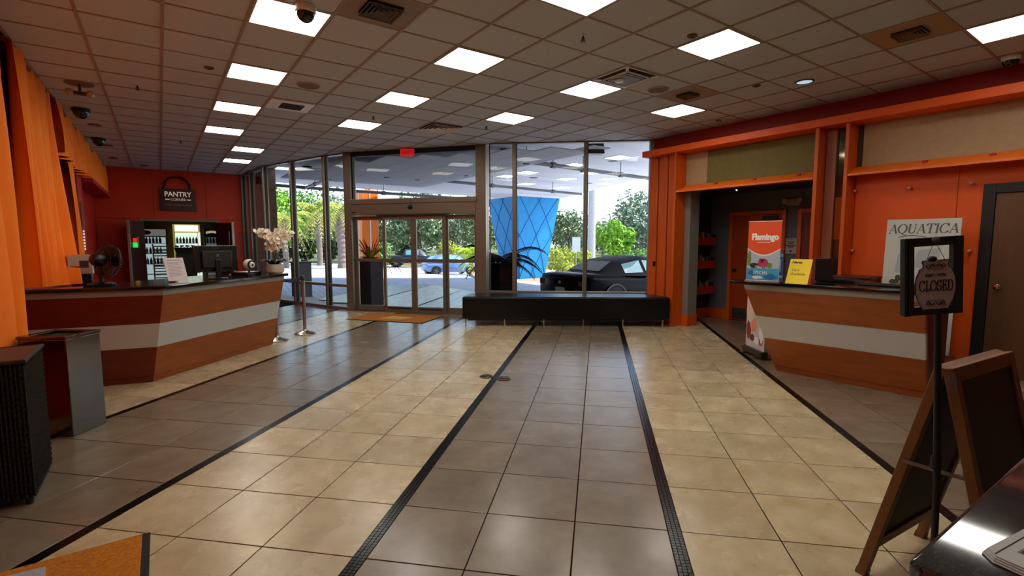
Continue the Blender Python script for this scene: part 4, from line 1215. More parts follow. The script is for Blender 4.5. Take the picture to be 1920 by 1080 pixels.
def cooler(x, label, w_, frame_m, logo, lit, header, z1=1.98, y=18.9):
    t = thing('drinks_cooler', label, 'cooler', (x, y, 0))
    fr = MB().box(0, 0.05, 0, 0.6, 0, z1).box(w_ - 0.05, w_, 0, 0.6, 0, z1).box(0.05, w_ - 0.05, 0, 0.6, z1 - 0.25, z1).box(0.05, w_ - 0.05, 0, 0.6, 0, 0.2).box(0.05, w_ - 0.05, 0.56, 0.6, 0.2, z1 - 0.25)
    fr.build('cabinet', frame_m, t, bevel=.004)
    MB().box(0.05, w_ - 0.05, -0.01, 0.0, z1 - 0.23, z1 - 0.03).build('header_panel', header, t)
    if logo: MB().lathe([(0.10, 0), (0.10, 0.004)], 20, M=T((w_ * .32, -0.01, z1 - 0.13)) @ Matrix.Rotation(PI / 2, 4, 'X') @ Matrix.Diagonal((1.4, 0.7, 1, 1))).build('oval_mark', mat('logo_red', (180, 16, 20), .4), t)
    MB().box(0.06, w_ - 0.06, 0.54, 0.555, 0.22, z1 - 0.27).build('back_light', mat('cooler_glow_%d' % int(lit * 10), (200, 220, 220), .5, emit=((205, 228, 230), lit)), t)
    for k in range(4):
        zz = 0.55 + k * 0.32
        MB().box(0.055, w_ - 0.055, 0.06, 0.54, zz, zz + 0.015).build('shelf', mat('cooler_shelf', (180, 184, 186), .4), t)
    return t
cooler(-0.62, 'drinks cooler with a red oval mark behind the pantry opening', 0.82, mat('cooler_black', (14, 14, 15), .4), True, 0.5, mat('cooler_header', (150, 146, 140), .4, emit=((170, 166, 160), .3)))
cooler(0.34, 'brightly lit cooler with a white and yellow door frame in the pantry', 0.72, mat('cooler_yellow', (206, 196, 90), .5, emit=((230, 220, 120), .25)), False, 1.0, mat('cooler_header_w', (240, 240, 235), .4, emit=((245, 248, 245), 1.1)), z1=2.12)
MB().box(0.66, 0.72, -0.03, 0.0, 0.2, 1.86).build('lit_door_edge', mat('lit_edge', (240, 244, 240), .4, emit=((240, 248, 245), 0.9)), bpy.data.objects['drinks_cooler.001'])
cooler(1.16, 'black cooler with a pale wavy header in the pantry', 0.78, mat('cooler_black2', (10, 10, 11), .4), False, 0.12, mat('cooler_black3', (12, 12, 12), .4))
wv = MB()
for k in range(14):
    x0, x1 = 0.06 + k * 0.047, 0.06 + (k + 1) * 0.047
    f = lambda x: 1.86 + 0.035 * math.sin(2 * PI * (x - 0.06) / 0.66)
    wv.hexa([(x0, -0.016, f(x0) - 0.045), (x1, -0.016, f(x1) - 0.045), (x1, -0.01, f(x1) - 0.045), (x0, -0.01, f(x0) - 0.045)], [(x0, -0.016, f(x0) + 0.03), (x1, -0.016, f(x1) + 0.03), (x1, -0.01, f(x1) + 0.03), (x0, -0.01, f(x0) + 0.03)])
wv.build('wave_mark', mat('wave_cream', (220, 206, 160), .4, emit=((220, 205, 150), .5)), bpy.data.objects['drinks_cooler.002'])
bt = MB().lathe([(0.032, 0), (0.034, 0.01), (0.034, 0.14), (0.014, 0.19), (0.013, 0.225)], 12)
b0 = bt.build('bottle', mat('bottle_grey', (150, 156, 160), .2), None)
BM = [mat('bottle_dark', (30, 16, 14), .2), mat('bottle_pale', (200, 206, 208), .25), mat('bottle_teal', (60, 110, 112), .25)]
me_v = [b0.data]
for m_ in BM:
    c_ = b0.data.copy(); c_.materials.clear(); c_.materials.append(m_); me_v.append(c_)
first = True
for cxx, grp, lab, zs in ((-0.62, 'bottles in the red marked cooler', 'red marked cooler', (0.885, 1.205, 1.525)), (0.34, 'bottles in the bright cooler', 'brightly lit cooler', (0.885, 1.205, 1.525)), (1.16, 'bottles in the wavy header cooler', 'wavy header cooler', (1.205, 1.525))):
    for zz in zs:
        for k in range(7):
            o = b0 if first else b0.copy()
            if not first: C.objects.link(o)
            first = False
            o.data = me_v[(k + int(zz * 10)) % 4]
            o.location = (cxx + 0.10 + k * 0.086, 19.02, zz + 0.001)
            o.scale = (1, 1, 0.88)
            tag(o, ('first', 'second', 'third', 'fourth', 'fifth', 'sixth', 'last')[k] + ' bottle from the fan side on the ' + {0.885: 'lowest', 1.205: 'middle', 1.525: 'top'}[zz] + ' shelf, ' + lab, 'bottle', grp)
t = thing('status_lamp', 'small red over green lit lamp on the open pantry door', 'lamp', M=frame((-0.53, 16.42, 1.42), (0.55, -0.83, 0), (0, 0, 1)))
MB().box(-0.02, 0.14, -0.05, -0.005, 0.0, 0.28).build('lamp_case', BLACK, t)
MB().box(-0.01, 0.13, -0.055, -0.05, 0.14, 0.25).build('red_lens', mat('red_glow', (230, 40, 30), .4, emit=((255, 40, 34), 0.8)), t)
MB().box(-0.03, 0.15, -0.06, -0.05, 0.0, 0.13).build('green_lens', mat('green_glow', (50, 220, 90), .4, emit=((50, 235, 100), 0.9)), t)
t = thing('wicker_rack', 'brown ladder sided rack standing inside the pantry', 'rack', (-0.20, 17.5, 0))
RK = mat('brown_rack', (92, 60, 40), .6)
MB().box(0, 0.03, 0, 0.4, 0, 1.5).build('rack_post', RK, t)
MB().box(0.35, 0.38, 0, 0.4, 0, 1.5).build('rack_post', RK, t)
for k in range(14):
    MB().box(0.03, 0.35, -0.01, 0.02, 0.25 + k * 0.09, 0.28 + k * 0.09).build('rung', RK, t)
for k in range(3):
    MB().box(0.03, 0.35, 0.02, 0.38, 0.4 + k * 0.45, 0.42 + k * 0.45).build('shelf', RK, t)
t = thing('snack_basket', 'dark basket of wrapped snacks in the pantry opening', 'basket', (0.35, 17.4, 0))
MB().prism([(0, 0), (0.5, 0), (0.5, 0.35), (0, 0.35)], 0, 1.22).build('stand', BLACK, t)
MB().prism([(0.02, 0.02), (0.48, 0.02), (0.48, 0.33), (0.02, 0.33)], 1.22, 1.40, top=[(-0.04, -0.03), (0.54, -0.03), (0.54, 0.38), (-0.04, 0.38)]).build('basket_body', mat('dark_basket', (30, 24, 22), .6), t)
for k in range(12):
    t2 = MB().box(-0.055, 0.055, -0.03, 0.03, -0.012, 0.012).build('snack_packet', mat(['pk_silver', 'pk_red', 'pk_cream', 'pk_blue'][k % 4], [(190, 190, 190), (150, 40, 40), (210, 196, 170), (70, 90, 130)][k % 4], .3), None, bevel=.01)
    t2.location = (0.39 + (k % 4) * 0.13, 17.45 + (k // 4) * 0.10, 1.43 + R_.uniform(0, 0.02)); t2.rotation_euler = (R_.uniform(-.5, .5), R_.uniform(-.5, .5), R_.uniform(0, 3))
    tag(t2, ('silver', 'red', 'cream', 'blue')[k % 4] + ' snack packet in the ' + ('front', 'middle', 'back')[k // 4] + ' row of the dark pantry basket', 'snack', 'snack packets in the basket')

# ------------------------------------------------------------------ things on the counter with the yellow sign
YEL = mat('yellow_card', (250, 218, 6), 0.45, emit=None)
t = thing('yellow_sign', 'bright yellow leaning card sign on the striped counter', 'sign', M=frame((5.752, 2.79, ZC + 0.003), (0.05, -1, 0), (0.119, 0.006, 0.273)))
MB().box(0, 0.232, 0, 0.004, 0, 0.298).build('card', YEL, t, bevel=.001, seg=1)
MB().box(0.03, 0.2, 0.004, 0.07, 0, 0.003).build('card_foot', glass_mat('clear_acrylic'), t)
SB = mat('sign_black', (18, 16, 14), .5); SGY = mat('sign_olive_ink', (112, 100, 20), .5)
text('Hertz', 0.040, T((0.075, -0.001, 0.258)), SB, t, shear=0.25, bold=0.0012, sx=1.1)
text('Cars', 0.043, T((0.038, -0.001, 0.165)), SGY, t, align='LEFT', shear=0.1)
text('Available', 0.043, T((0.034, -0.001, 0.118)), SGY, t, align='LEFT', shear=0.1)
t = thing('tabletop_banner', 'tabletop pull up banner with an orange top on the counter', 'banner', M=frame((5.60, 3.165, ZC), (0.30, -1, 0), (0.06, 0.02, 1)))
BW, BH = 0.345, 0.705
MB().box(-0.01, BW + 0.01, -0.035, 0.035, 0, 0.03).build('banner_base', mat('silver_base', (150, 150, 152), .3, .8), t, bevel=.008)
MB().box(0, BW, 0.0, 0.002, 0.03, BH).build('banner_sheet', mat('banner_sky', (176, 190, 204), .5), t)
MB().tube([(-0.004, 0.001, BH), (BW + 0.004, 0.001, BH)], 0.006, 8).build('banner_rail', mat('silver_base'), t)
a_ = [(0, BH - 0.005), (0, 0.40)] + [(BW * k / 14, 0.40 - 0.075 * math.sin(PI * k / 14)) for k in range(1, 14)] + [(BW, 0.40), (BW, BH - 0.005)]
poly_xz(MB(), a_, -0.0012, 0.0).build('orange_field', mat('banner_orange', (236, 84, 24), .5), t, smooth=False)
a_ = [(0, 0.40)] + [(BW * k / 14, 0.40 - 0.075 * math.sin(PI * k / 14)) for k in range(1, 14)] + [(BW, 0.40), (BW, 0.385)] + [(BW * k / 14, 0.385 - 0.079 * math.sin(PI * k / 14)) for k in range(13, 0, -1)] + [(0, 0.385)]
poly_xz(MB(), a_, -0.0016, 0.0).build('white_sweep', WHITE, t, smooth=False)
text('Flamingo', 0.098, T((BW * 0.52, -0.002, 0.525)), mat('banner_white', (248, 244, 238), .5), t, sx=0.80, bold=0.005)
MB().box(0.10, 0.24, -0.002, -0.0012, 0.463, 0.468).build('banner_rule', mat('banner_white'), t)
SPOT = MB()
def blob(cx, cz, rx, rz, y, m, parent, n=14, name='printed_shape', rough_=0.25):
    pts = [(cx + rx * math.cos(2 * PI * k / n) * R_.uniform(1 - rough_, 1 + rough_), cz + rz * math.sin(2 * PI * k / n) * R_.uniform(1 - rough_, 1 + rough_)) for k in range(n)]
    return poly_xz(MB(), pts[::-1] if False else pts, -y - 0.0004, -y).build(name, m, parent, smooth=False)
PG = mat('print_green', (120, 140, 64), .5); PD = mat('print_dark', (44, 40, 52), .5); PR = mat('print_rose', (196, 60, 88), .5); PP = mat('print_pale', (222, 226, 232), .5); PB = mat('print_blue', (30, 110, 170), .5); PT = mat('print_aqua', (70, 160, 196), .5)
MB().box(0.003, BW - 0.003, -0.0016, -0.0002, 0.035, 0.165).build('printed_water', PT, t)
for cx_, cz_, rx_, rz_, m_ in ((0.02, 0.28, 0.025, 0.085, PG), (0.08, 0.20, 0.05, 0.03, PD), (0.17, 0.225, 0.055, 0.05, PR), (0.15, 0.25, 0.025, 0.03, PD), (0.19, 0.26, 0.02, 0.012, PR), (0.24, 0.20, 0.03, 0.03, PG), (0.14, 0.185, 0.06, 0.014, PP), (0.06, 0.11, 0.05, 0.03, PB), (0.25, 0.07, 0.07, 0.03, PB), (0.12, 0.06, 0.06, 0.018, PP)):
    blob(cx_, cz_, rx_, rz_, 0.0020, m_, t)
text('SPECIAL', 0.052, T((0.15, -0.003, 0.115)), mat('banner_white'), t, sx=0.85)
t = thing('brochure_stand', 'blue leaflet stand leaning beside the tabletop banner', 'leaflet holder', M=frame((5.80, 2.975, ZC), (0.45, -1, 0), (0.05, 0.02, 0.36)))
MB().box(0, 0.125, 0.004, 0.008, 0, 0.34).build('acrylic_back', glass_mat('clear_acrylic'), t)
MB().box(-0.001, 0.126, -0.05, 0.05, 0, 0.004).build('acrylic_foot', glass_mat('clear_acrylic'), t)
MB().box(0.004, 0.121, 0.0, 0.004, 0.004, 0.35).build('leaflet', mat('leaflet_blue', (60, 96, 150), .4), t)
MB().box(0.012, 0.113, -0.001, 0, 0.30, 0.335).build('leaflet_band', mat('leaflet_light', (140, 176, 214), .4), t)
for q in range(3):
    MB().box(0.04 + q * 0.022, 0.052 + q * 0.022, -0.001, 0, 0.13, 0.27).build('leaflet_tower', mat('leaflet_grey', (196, 200, 206), .4), t)
MB().box(0.012, 0.113, -0.001, 0, 0.055, 0.085).build('leaflet_band', mat('leaflet_yellow', (214, 190, 80), .4), t)
t = thing('display_screen', 'black thin display screen on the counter beside the yellow sign', 'screen', M=frame((6.02, 2.60, ZC), (0.62, -0.78, 0), (0.05, 0.03, 1)))
MB().box(0, 0.19, 0, 0.018, 0.035, 0.285).build('screen_case', mat('screen_maroon_black', (28, 12, 12), .4), t, bevel=.006)
MB().box(0.0, 0.006, -0.004, 0.0, 0.03, 0.285).build('chrome_edge', CHROME, t)
MB().box(0.06, 0.13, 0.018, 0.04, 0.006, 0.16).build('stand_neck', BLACK, t)
MB().box(0.0, 0.19, -0.05, 0.09, 0, 0.01).build('stand_base', BLACK, t, bevel=.004)
t = thing('keyboard', 'black keyboard lying on the counter behind the display screen', 'keyboard', (6.30, 2.05, ZC), math.radians(94))
MB().box(-0.2, 0.2, -0.07, 0.07, 0, 0.018).build('key_case', BLACK, t, bevel=.006)
kb = MB()
for r in range(5):
    for c_ in range(14):
        kb.box(-0.187 + c_ * 0.027, -0.164 + c_ * 0.027, -0.06 + r * 0.024, -0.04 + r * 0.024, 0.018, 0.024)
tag(kb.build('keys', mat('key_grey', (26, 26, 28), .5), t, smooth=False), kind='stuff')
t = thing('cash_tray', 'flat black drawer tray at the back of the counter by the screen', 'tray', (6.42, 2.50, ZC))
MB().box(0, 0.2, -0.15, 0.25, 0, 0.035).build('tray_body', BLACK, t, bevel=.006)
MB().box(0.02, 0.18, -0.13, 0.23, 0.035, 0.04).build('tray_lid', mat('tray_lid', (34, 26, 24), .4), t)
# photo panel standing on the floor against the counter end
a0 = Vector((6.749, 3.779, 0)); xd = Vector((-0.535, -0.785, 0)).normalized()
t = thing('photo_panel', 'photo print floor banner on a dark base at the counter end', 'banner', M=frame(tuple(a0), (xd.x, xd.y, 0), (0, 0, 1)))
MB().box(0, 0.52, -0.05, 0.05, 0.03, 0.11).build('banner_base', mat('dark_base', (70, 58, 50), .4, .5), t, bevel=.01)
MB().box(0.02, 0.07, -0.14, 0.12, 0, 0.02).build('swivel_foot', CHROME, t, bevel=.004)
MB().box(0.42, 0.47, -0.14, 0.12, 0, 0.02).build('swivel_foot', CHROME, t, bevel=.004)
poly_xz(MB(), [(0.01, 0.11), (0.51, 0.11), (0.51, 0.60), (0.36, 0.80), (0.08, 0.97), (0.01, 0.97)], -0.003, 0.0).build('banner_sheet', mat('photo_pale', (206, 196, 190), .5), t, smooth=False)
for cx_, cz_, rx_, rz_, c_ in ((0.10, 0.60, 0.08, 0.12, (226, 190, 170)), (0.08, 0.35, 0.06, 0.12, (150, 40, 36)), (0.22, 0.42, 0.08, 0.10, (224, 150, 110)), (0.30, 0.60, 0.07, 0.08, (150, 170, 200)), (0.42, 0.35, 0.06, 0.14, (236, 232, 236)), (0.42, 0.24, 0.06, 0.07, (170, 20, 50)), (0.14, 0.80, 0.05, 0.05, (120, 90, 70)), (0.18, 0.25, 0.06, 0.05, (90, 50, 40)), (0.44, 0.50, 0.03, 0.05, (30, 30, 50)), (0.30, 0.22, 0.05, 0.05, (236, 236, 240))):
    blob(cx_, cz_, rx_, rz_, 0.0032 + R_.uniform(0, .0004), mat('photo_%d_%d_%d' % c_, c_, .5), t)

# ------------------------------------------------------------------ the recess: leaflet rack, lamp, notice, spots
for k, (z0, nm) in enumerate(((1.495, 'top'), (1.035, 'middle'), (0.52, 'lowest'))):
    t = thing('leaflet_shelf', 'red leaflet shelf in the dark recess, ' + nm + ' of three', 'shelf', (8.24, 5.86, z0))
    RS = mat('rack_red', (176, 40, 20), .45)
    MB().box(0, 0.96, 0, 0.018, 0, 0.155).build('shelf_front', RS, t, bevel=.004)
    MB().box(0, 0.96, 0.018, 0.25, 0, 0.012).build('shelf_floor', RS, t)
    MB().prism([(0.94, 0.018), (0.96, 0.018), (0.96, 0.25), (0.94, 0.25)], 0.0, 0.22).build('shelf_end', mat('rack_dark', (54, 14, 10), .5), t)
    cols = [(120, 110, 106), (164, 160, 160), (90, 60, 56), (150, 120, 90), (84, 96, 110), (176, 168, 160), (110, 60, 40)]
    for q in range(12):
        hgt = R_.uniform(0.19, 0.27)
        o = MB().box(0, 0.07, 0, 0.01, 0, hgt).build('leaflet', mat('leaf_c%d' % (q % 7), cols[q % 7], .6), None, bevel=.002, seg=1)
        o.location = (8.27 + q * 0.076, 5.92 + R_.uniform(-.01, .03), z0 + 0.0125); o.rotation_euler = (-0.10, 0, R_.uniform(-.1, .1))
        tag(o, 'leaflet number ' + ('one', 'two', 'three', 'four', 'five', 'six', 'seven', 'eight', 'nine', 'ten', 'eleven', 'twelve')[q] + ' from the jamb side in the ' + nm + ' red rack shelf', 'leaflet', 'leaflets in the ' + nm + ' rack shelf')
t = thing('emergency_lamp', 'white twin headed emergency lamp on the grey recess wall', 'lamp', M=frame((9.396, 4.63, 2.22), (0, -1, 0), (0, 0, 1)))
MB().box(0.04, 0.28, -0.05, 0, 0, 0.12).build('lamp_case', mat('lamp_case_grey', (150, 148, 144), .5), t, bevel=.012)
for s in (0.03, 0.29):
    MB().lathe([(0.03, 0), (0.05, 0.045), (0.046, 0.05), (0.001, 0.05)], 16, cap=False, M=T((s, -0.03, 0.08)) @ Matrix.Rotation(PI / 2, 4, 'X')).build('lamp_head', mat('lamp_head_grey', (170, 168, 164), .4), t)
t = thing('wall_notice', 'pale printed notice on the grey wall between the recess doors', 'sign', M=frame((9.397, 4.598, 1.35), (0, -1, 0), (0, 0, 1)))
MB().box(0, 0.225, -0.004, 0, 0, 0.28).build('notice_sheet', mat('notice_grey', (176, 174, 170), .7), t)
text('NOTICE', 0.03, T((0.11, -0.005, 0.255)), SB, t)
for k, w_ in enumerate((0.13, 0.09, 0.17, 0.10)):
    MB().box(0.112 - w_ / 2, 0.112 + w_ / 2, -0.0052, -0.004, 0.205 - k * 0.03, 0.222 - k * 0.03).build('notice_line', SB, t)
MB().lathe([(0.02, 0), (0.02, 0.001)], 14, M=T((0.112, -0.004, 0.045)) @ Matrix.Rotation(PI / 2, 4, 'X')).build('notice_mark', SB, t)
for k, (x, y) in enumerate(((8.62, 5.12), (8.70, 3.84))):
    t = thing('recess_spot', ('tiny lit ceiling spot above the recess door', 'tiny lit ceiling spot above the maroon recess door')[k], 'light', (x, y, 2.52))
    MB().lathe([(0.05, -0.012), (0.055, 0.0)], 16).build('spot_ring', BLACKM, t)
    for q in (-0.02, 0.0, 0.02):
        MB().sphere((q * 1.6, q * .6, -0.016), 0.009, 8, 6).build('spot_lens', mat('spot_glow', (255, 250, 240), .4, emit=((255, 246, 230), 3.0)), t)

# ------------------------------------------------------------------ pegs on the orange wall panels
for y, z, lb in ((2.94, 2.27, 'small round wall peg, upper one closest to the mirror strip'), (2.33, 2.255, 'small round wall peg, upper one above the white poster'), (1.73, 2.258, 'small round wall peg, upper one above the black door frame corner'),
                 (2.93, 1.446, 'small round wall peg, lower one closest to the mirror strip'), (1.70, 1.46, 'small round wall peg, lower one beside the black door frame')):
    t = thing('wall_peg', lb, 'peg', (WR - 0.012, y, z))
    MB().lathe([(0.018, 0), (0.018, 0.006), (0.009, 0.01), (0.009, 0.06)], 12, M=Matrix.Rotation(-PI / 2, 4, 'Y')).build('peg_stem', mat('peg_orange', (190, 80, 40), .4), t)
    MB().sphere((-0.068, 0, 0), 0.021, 12, 8).build('peg_knob', mat('peg_pale', (216, 170, 150), .25, .3), t)

# ------------------------------------------------------------------ white poster on an easel
t = thing('poster_easel', 'black easel holding up the tall white poster', 'easel', (7.47, 2.06, 0))
MB().bar((0, 0.30, 0), (0.10, 0.05, 1.70), 0.03, 0.03).build('leg', BLACKM, t)
MB().bar((0, -0.30, 0), (0.10, -0.05, 1.70), 0.03, 0.03).build('leg', BLACKM, t)
MB().bar((0.42, 0, 0), (0.10, 0, 1.70), 0.03, 0.03).build('leg', BLACKM, t)
MB().box(-0.045, 0.02, -0.40, 0.40, 0.22, 0.245).build('ledge', mat('easel_ledge', (150, 146, 140), .35, .8), t)
t = thing('poster', 'tall white foam board poster behind the closed sign', 'poster', M=frame((7.43, 2.425, 0.247), (0.0, -1, 0), (0.055, 0, 1)))
POST = mat('poster_white', (206, 206, 196), .6)
MB().box(0, 0.72, 0, 0.012, 0, 1.60).build('board', POST, t, bevel=.002, seg=1)
PGY = mat('poster_ink', (92, 96, 98), .6); PLG = mat('poster_faint', (176, 182, 180), .6)
serif_text('AQUATICA', 0.110, T((0.36, -0.0005, 1.43)), PGY, t, sx=0.96, shear=0.12, thick=0.17, thin=0.06, gap=0.03)
sw = MB()
for off, x0, x1 in ((0.0, 0.13, 0.68), (0.03, 0.25, 0.60)):
    for k in range(14):
        xa, xb = x0 + (x1 - x0) * k / 14, x0 + (x1 - x0) * (k + 1) / 14
        g_ = lambda x: 1.375 - off + 0.022 * math.sin((x - x0) / (x1 - x0) * 2 * PI)
        sw.add([(xa, -0.001, g_(xa)), (xb, -0.001, g_(xb)), (xb, -0.001, g_(xb) + 0.010), (xa, -0.001, g_(xa) + 0.010)], [(0, 1, 2, 3)])
sw.build('swash', PGY, t, smooth=False)
for pts in ([(0.12, 0.95), (0.24, 0.93), (0.26, 1.20), (0.14, 1.17)], [(0.30, 1.02), (0.52, 1.0), (0.56, 1.26), (0.34, 1.22)], [(0.2, .6), (.5, .6), (.55, .9), (.25, .92)]):
    poly_xz(MB(), pts, -0.0008, 0).build('drawn_sail', PLG, t, smooth=False)
for cx_, cz_, rx_, rz_, c_ in ((0.15, 0.80, 0.06, 0.035, (176, 110, 60)), (0.12, 0.83, 0.05, 0.03, (60, 66, 40)), (0.16, 0.87, 0.03, 0.05, (54, 70, 40)), (0.50, 0.35, 0.03, 0.06, (50, 60, 44)), (0.16, 0.775, 0.05, 0.012, (90, 46, 24))):
    blob(cx_, cz_, rx_, rz_, 0.001 + R_.uniform(0, .0003), mat('post_%d' % c_[0], c_, .6), t, rough_=.15)
t = thing('paper_cutout', 'white card edge poking out from behind the tall poster', 'card', M=frame((7.72, 1.93, 1.06), (0, -1, 0), (0.02, 0, 1)))
poly_xz(MB(), [(0, 0.05), (0.10, 0.16), (0.20, 0.27), (0.195, 0.34), (0.10, 0.38), (0, 0.40)], 0, 0.006).build('card_sheet', POST, t, smooth=False)
MB().bar((0.05, 0.02, -1.06), (0.08, 0.02, 0.3), 0.02, 0.02).build('card_prop', BLACKM, t)

# ------------------------------------------------------------------ A-board
t = thing('a_board', 'wooden framed black chalkboard A-board beside the granite counter', 'sandwich board', (2.61, 0.61, 0))
AW = mat('aboard_wood', (128, 82, 42), 0.5, noise=(6, .3), stretch=(.6, .6, 3))
SLATE = mat('chalkboard', (12, 9, 9), 0.6)
xa = Vector((0.995, -0.10, 0)); wA = 0.645; hA = 1.06
def aboard(sgn, lbl):
    # panel hangs from the apex and leans out by sgn along the y direction
    n_ = Vector((0.10, 0.995, 0)) * sgn
    foot = n_ * 0.255
    top = Vector((0, 0, hA)) + n_ * 0.012
    up = (top - foot); H = up.length
    M = frame(tuple(foot), tuple(xa), tuple(up))
    p = bpy.data.objects.new('board_panel', None); C.objects.link(p); p.parent = t; p.matrix_local = M
    y0, y1 = (-0.02, 0.02)
    MB().box(0, 0.045, y0, y1, 0, H).build('frame_rail', AW, p, bevel=.004)
    MB().box(wA - 0.045, wA, y0, y1, 0, H).build('frame_rail', AW, p, bevel=.004)
    MB().box(0.045, wA - 0.045, y0, y1, H - 0.06, H).build('frame_rail', AW, p, bevel=.004)
    MB().box(0.045, wA - 0.045, y0, y1, 0.16, 0.22).build('frame_rail', AW, p, bevel=.004)
    MB().box(0.04, wA - 0.04, -0.008, 0.008, 0.2, H - 0.05).build('slate', SLATE, p)
    for s in (0.0, wA - 0.045):
        MB().box(s + 0.002, s + 0.043, y0 - .002, y1 + .002, -0.004, 0.03).build('foot_cap', BLACK, p)
    return M, H
aboard(1, '')
aboard(-1, '')
HG = mat('zinc_hinge', (150, 146, 140), .35, .9)
for s in (0.0, wA):
    c_ = xa * s
    MB().bar((c_.x - .003, c_.y - 0.035, hA - 0.10), (c_.x - .003, c_.y - 0.02, hA - 0.015), 0.004, 0.034, up=(0, 1, 0)).build('hinge_plate', HG, t)
    MB().bar((c_.x, c_.y + 0.115, 0.62), (c_.x, c_.y - 0.115, 0.62), 0.004, 0.016).build('folding_stay', HG, t)
    MB().sphere((c_.x, c_.y, 0.62), 0.009, 8, 6).build('stay_rivet', CHROME, t)

# ------------------------------------------------------------------ closed sign on a pole stand
t = thing('closed_sign_stand', 'black pole stand with a framed closed plaque', 'sign stand', (2.545, 0.585, 0))
MB().lathe([(0.11, 0), (0.11, 0.012), (0.03, 0.03)], 24, c=(-0.07, -0.03, 0)).build('stand_base', BLACKM, t)
MB().tube([(0.02 - 0.05, -0.02, 0.02), (-0.012, 0.0, 0.6), (-0.047, 0.032, 1.30)], 0.0125, 14).build('pole', BLACKM, t)
MB().lathe([(0.019, 0), (0.019, 0.05)], 14, c=(-0.020, 0.006, 0.66)).build('pole_collar', BLACKM, t)
BLv, BRv, TLv, TRv = Vector((2.401, 0.692, 1.28)), Vector((2.588, 0.56, 1.304)), Vector((2.36, 0.721, 1.59)), Vector((2.551, 0.586, 1.598))
fx_ = ((BRv - BLv) + (TRv - TLv)) / 2; fz_ = ((TLv - BLv) + (TRv - BRv)) / 2
fc = (BLv + BRv + TLv + TRv) / 4
FW, FH = fx_.length, fz_.length
MF = frame(tuple(fc - Vector((2.545, 0.585, 0))), tuple(fx_), tuple(fz_))
fr = MB(); b_ = 0.040; d_ = 0.012
W2, H2 = FW / 2, FH / 2
fr.box(-W2, -W2 + b_, -d_, d_, -H2, H2).box(W2 - b_, W2, -d_, d_, -H2, H2).box(-W2 + b_, W2 - b_, -d_, d_, H2 - 0.034, H2).box(-W2 + b_, W2 - b_, -d_, d_, -H2, -H2 + 0.034)
fr.build('sign_frame', BLACKM, t, bevel=.003, M=MF)
grv = MB()
for q in (0.010, 0.022):
    grv.box(-W2 - 0.002, -W2 + q - 0.001, -d_ - 0.004, -d_, -H2, H2) if q == 0.010 else grv.box(-W2 + 0.014, -W2 + 0.022, -d_ - 0.004, -d_, -H2, H2)
grv.build('frame_ridge', BLACK, t, M=MF)
kn = MB().sphere((0, -d_ - 0.004, H2 - 0.012), 0.014, 10, 8); kn.build('cord_knot', mat('cord_grey', (80, 74, 70), .8), t, M=MF)
PLQ = mat('plaque_pink_grey', (214, 198, 202), 0.6, noise=(20, .1))
half = [(0.0, 0.082), (0.050, 0.082), (0.052, 0.075), (0.048, 0.068), (0.048, 0.056), (0.063, 0.048), (0.064, 0.040), (0.073, 0.020), (0.078, -0.010), (0.076, -0.040), (0.068, -0.068), (0.056, -0.090), (0.050, -0.105), (0.0, -0.105)]
sc_p = 1.03
out = [(x * sc_p, z * sc_p) for x, z in half] + [(-x * sc_p, z * sc_p) for x, z in half[::-1][1:-1]]
out = out[::-1]
MPl = MF @ T((0.004, -0.010, -0.022))
poly_xz(MB(), out, -0.004, 0.0).build('plaque', PLQ, t, smooth=False, M=MPl)
edge = MB()
for i in range(len(out)):
    a, b = out[i], out[(i + 1) % len(out)]
    edge.bar((a[0], -0.004, a[1]), (b[0], -0.004, b[1]), 0.0022, 0.0022)
edge.build('plaque_edge', SB, t, M=MPl)
MB().sphere((-0.012, -0.002, 0.090), 0.015, 14, 8, sz=0.8).build('plaque_hanger', BLACK, t, M=MPl)
cd = MB().tube([(-0.012, -0.004, H2 + 0.022 - 0.03), (-0.036, -0.003, 0.085)], 0.0011, 5).tube([(0.004, -0.004, H2 + 0.022 - 0.03), (0.036, -0.003, 0.085)], 0.0011, 5)
cd.build('cord', mat('cord_grey'), t, M=MPl)
serif_text('CLOSED', 0.042, MPl @ T((0.002, -0.0045, -0.036)), SB, t, sx=0.66, thick=0.15, thin=0.05)
text("SORRY, WE'RE", 0.0165, MPl @ T((0.0, -0.0045, 0.026)), SB, t, sx=0.78)
orn = MB()
for zc, s in ((0.060, 1), (-0.082, -1)):
    for sd in (-1, 1):
        pts = [(sd * (0.004 + 0.034 * k / 12), -0.005, zc + s * 0.008 * math.sin(k / 12 * 2 * PI) + s * 0.004 * (k / 12)) for k in range(13)]
        orn.tube(pts, [0.0022 - 0.0014 * abs(k / 12 - .4) for k in range(13)], 5)
        pts = [(sd * (0.030 + 0.008 * math.cos(k * .55)), -0.005, zc + s * (0.002 + 0.007 * math.sin(k * .55))) for k in range(11)]
        orn.tube(pts, 0.001, 5)
    orn.bar((-0.03, -0.005, zc - s * 0.010), (0.03, -0.005, zc - s * 0.010), 0.0012, 0.0012)
orn.build('scroll_ornament', SB, t, M=MPl)
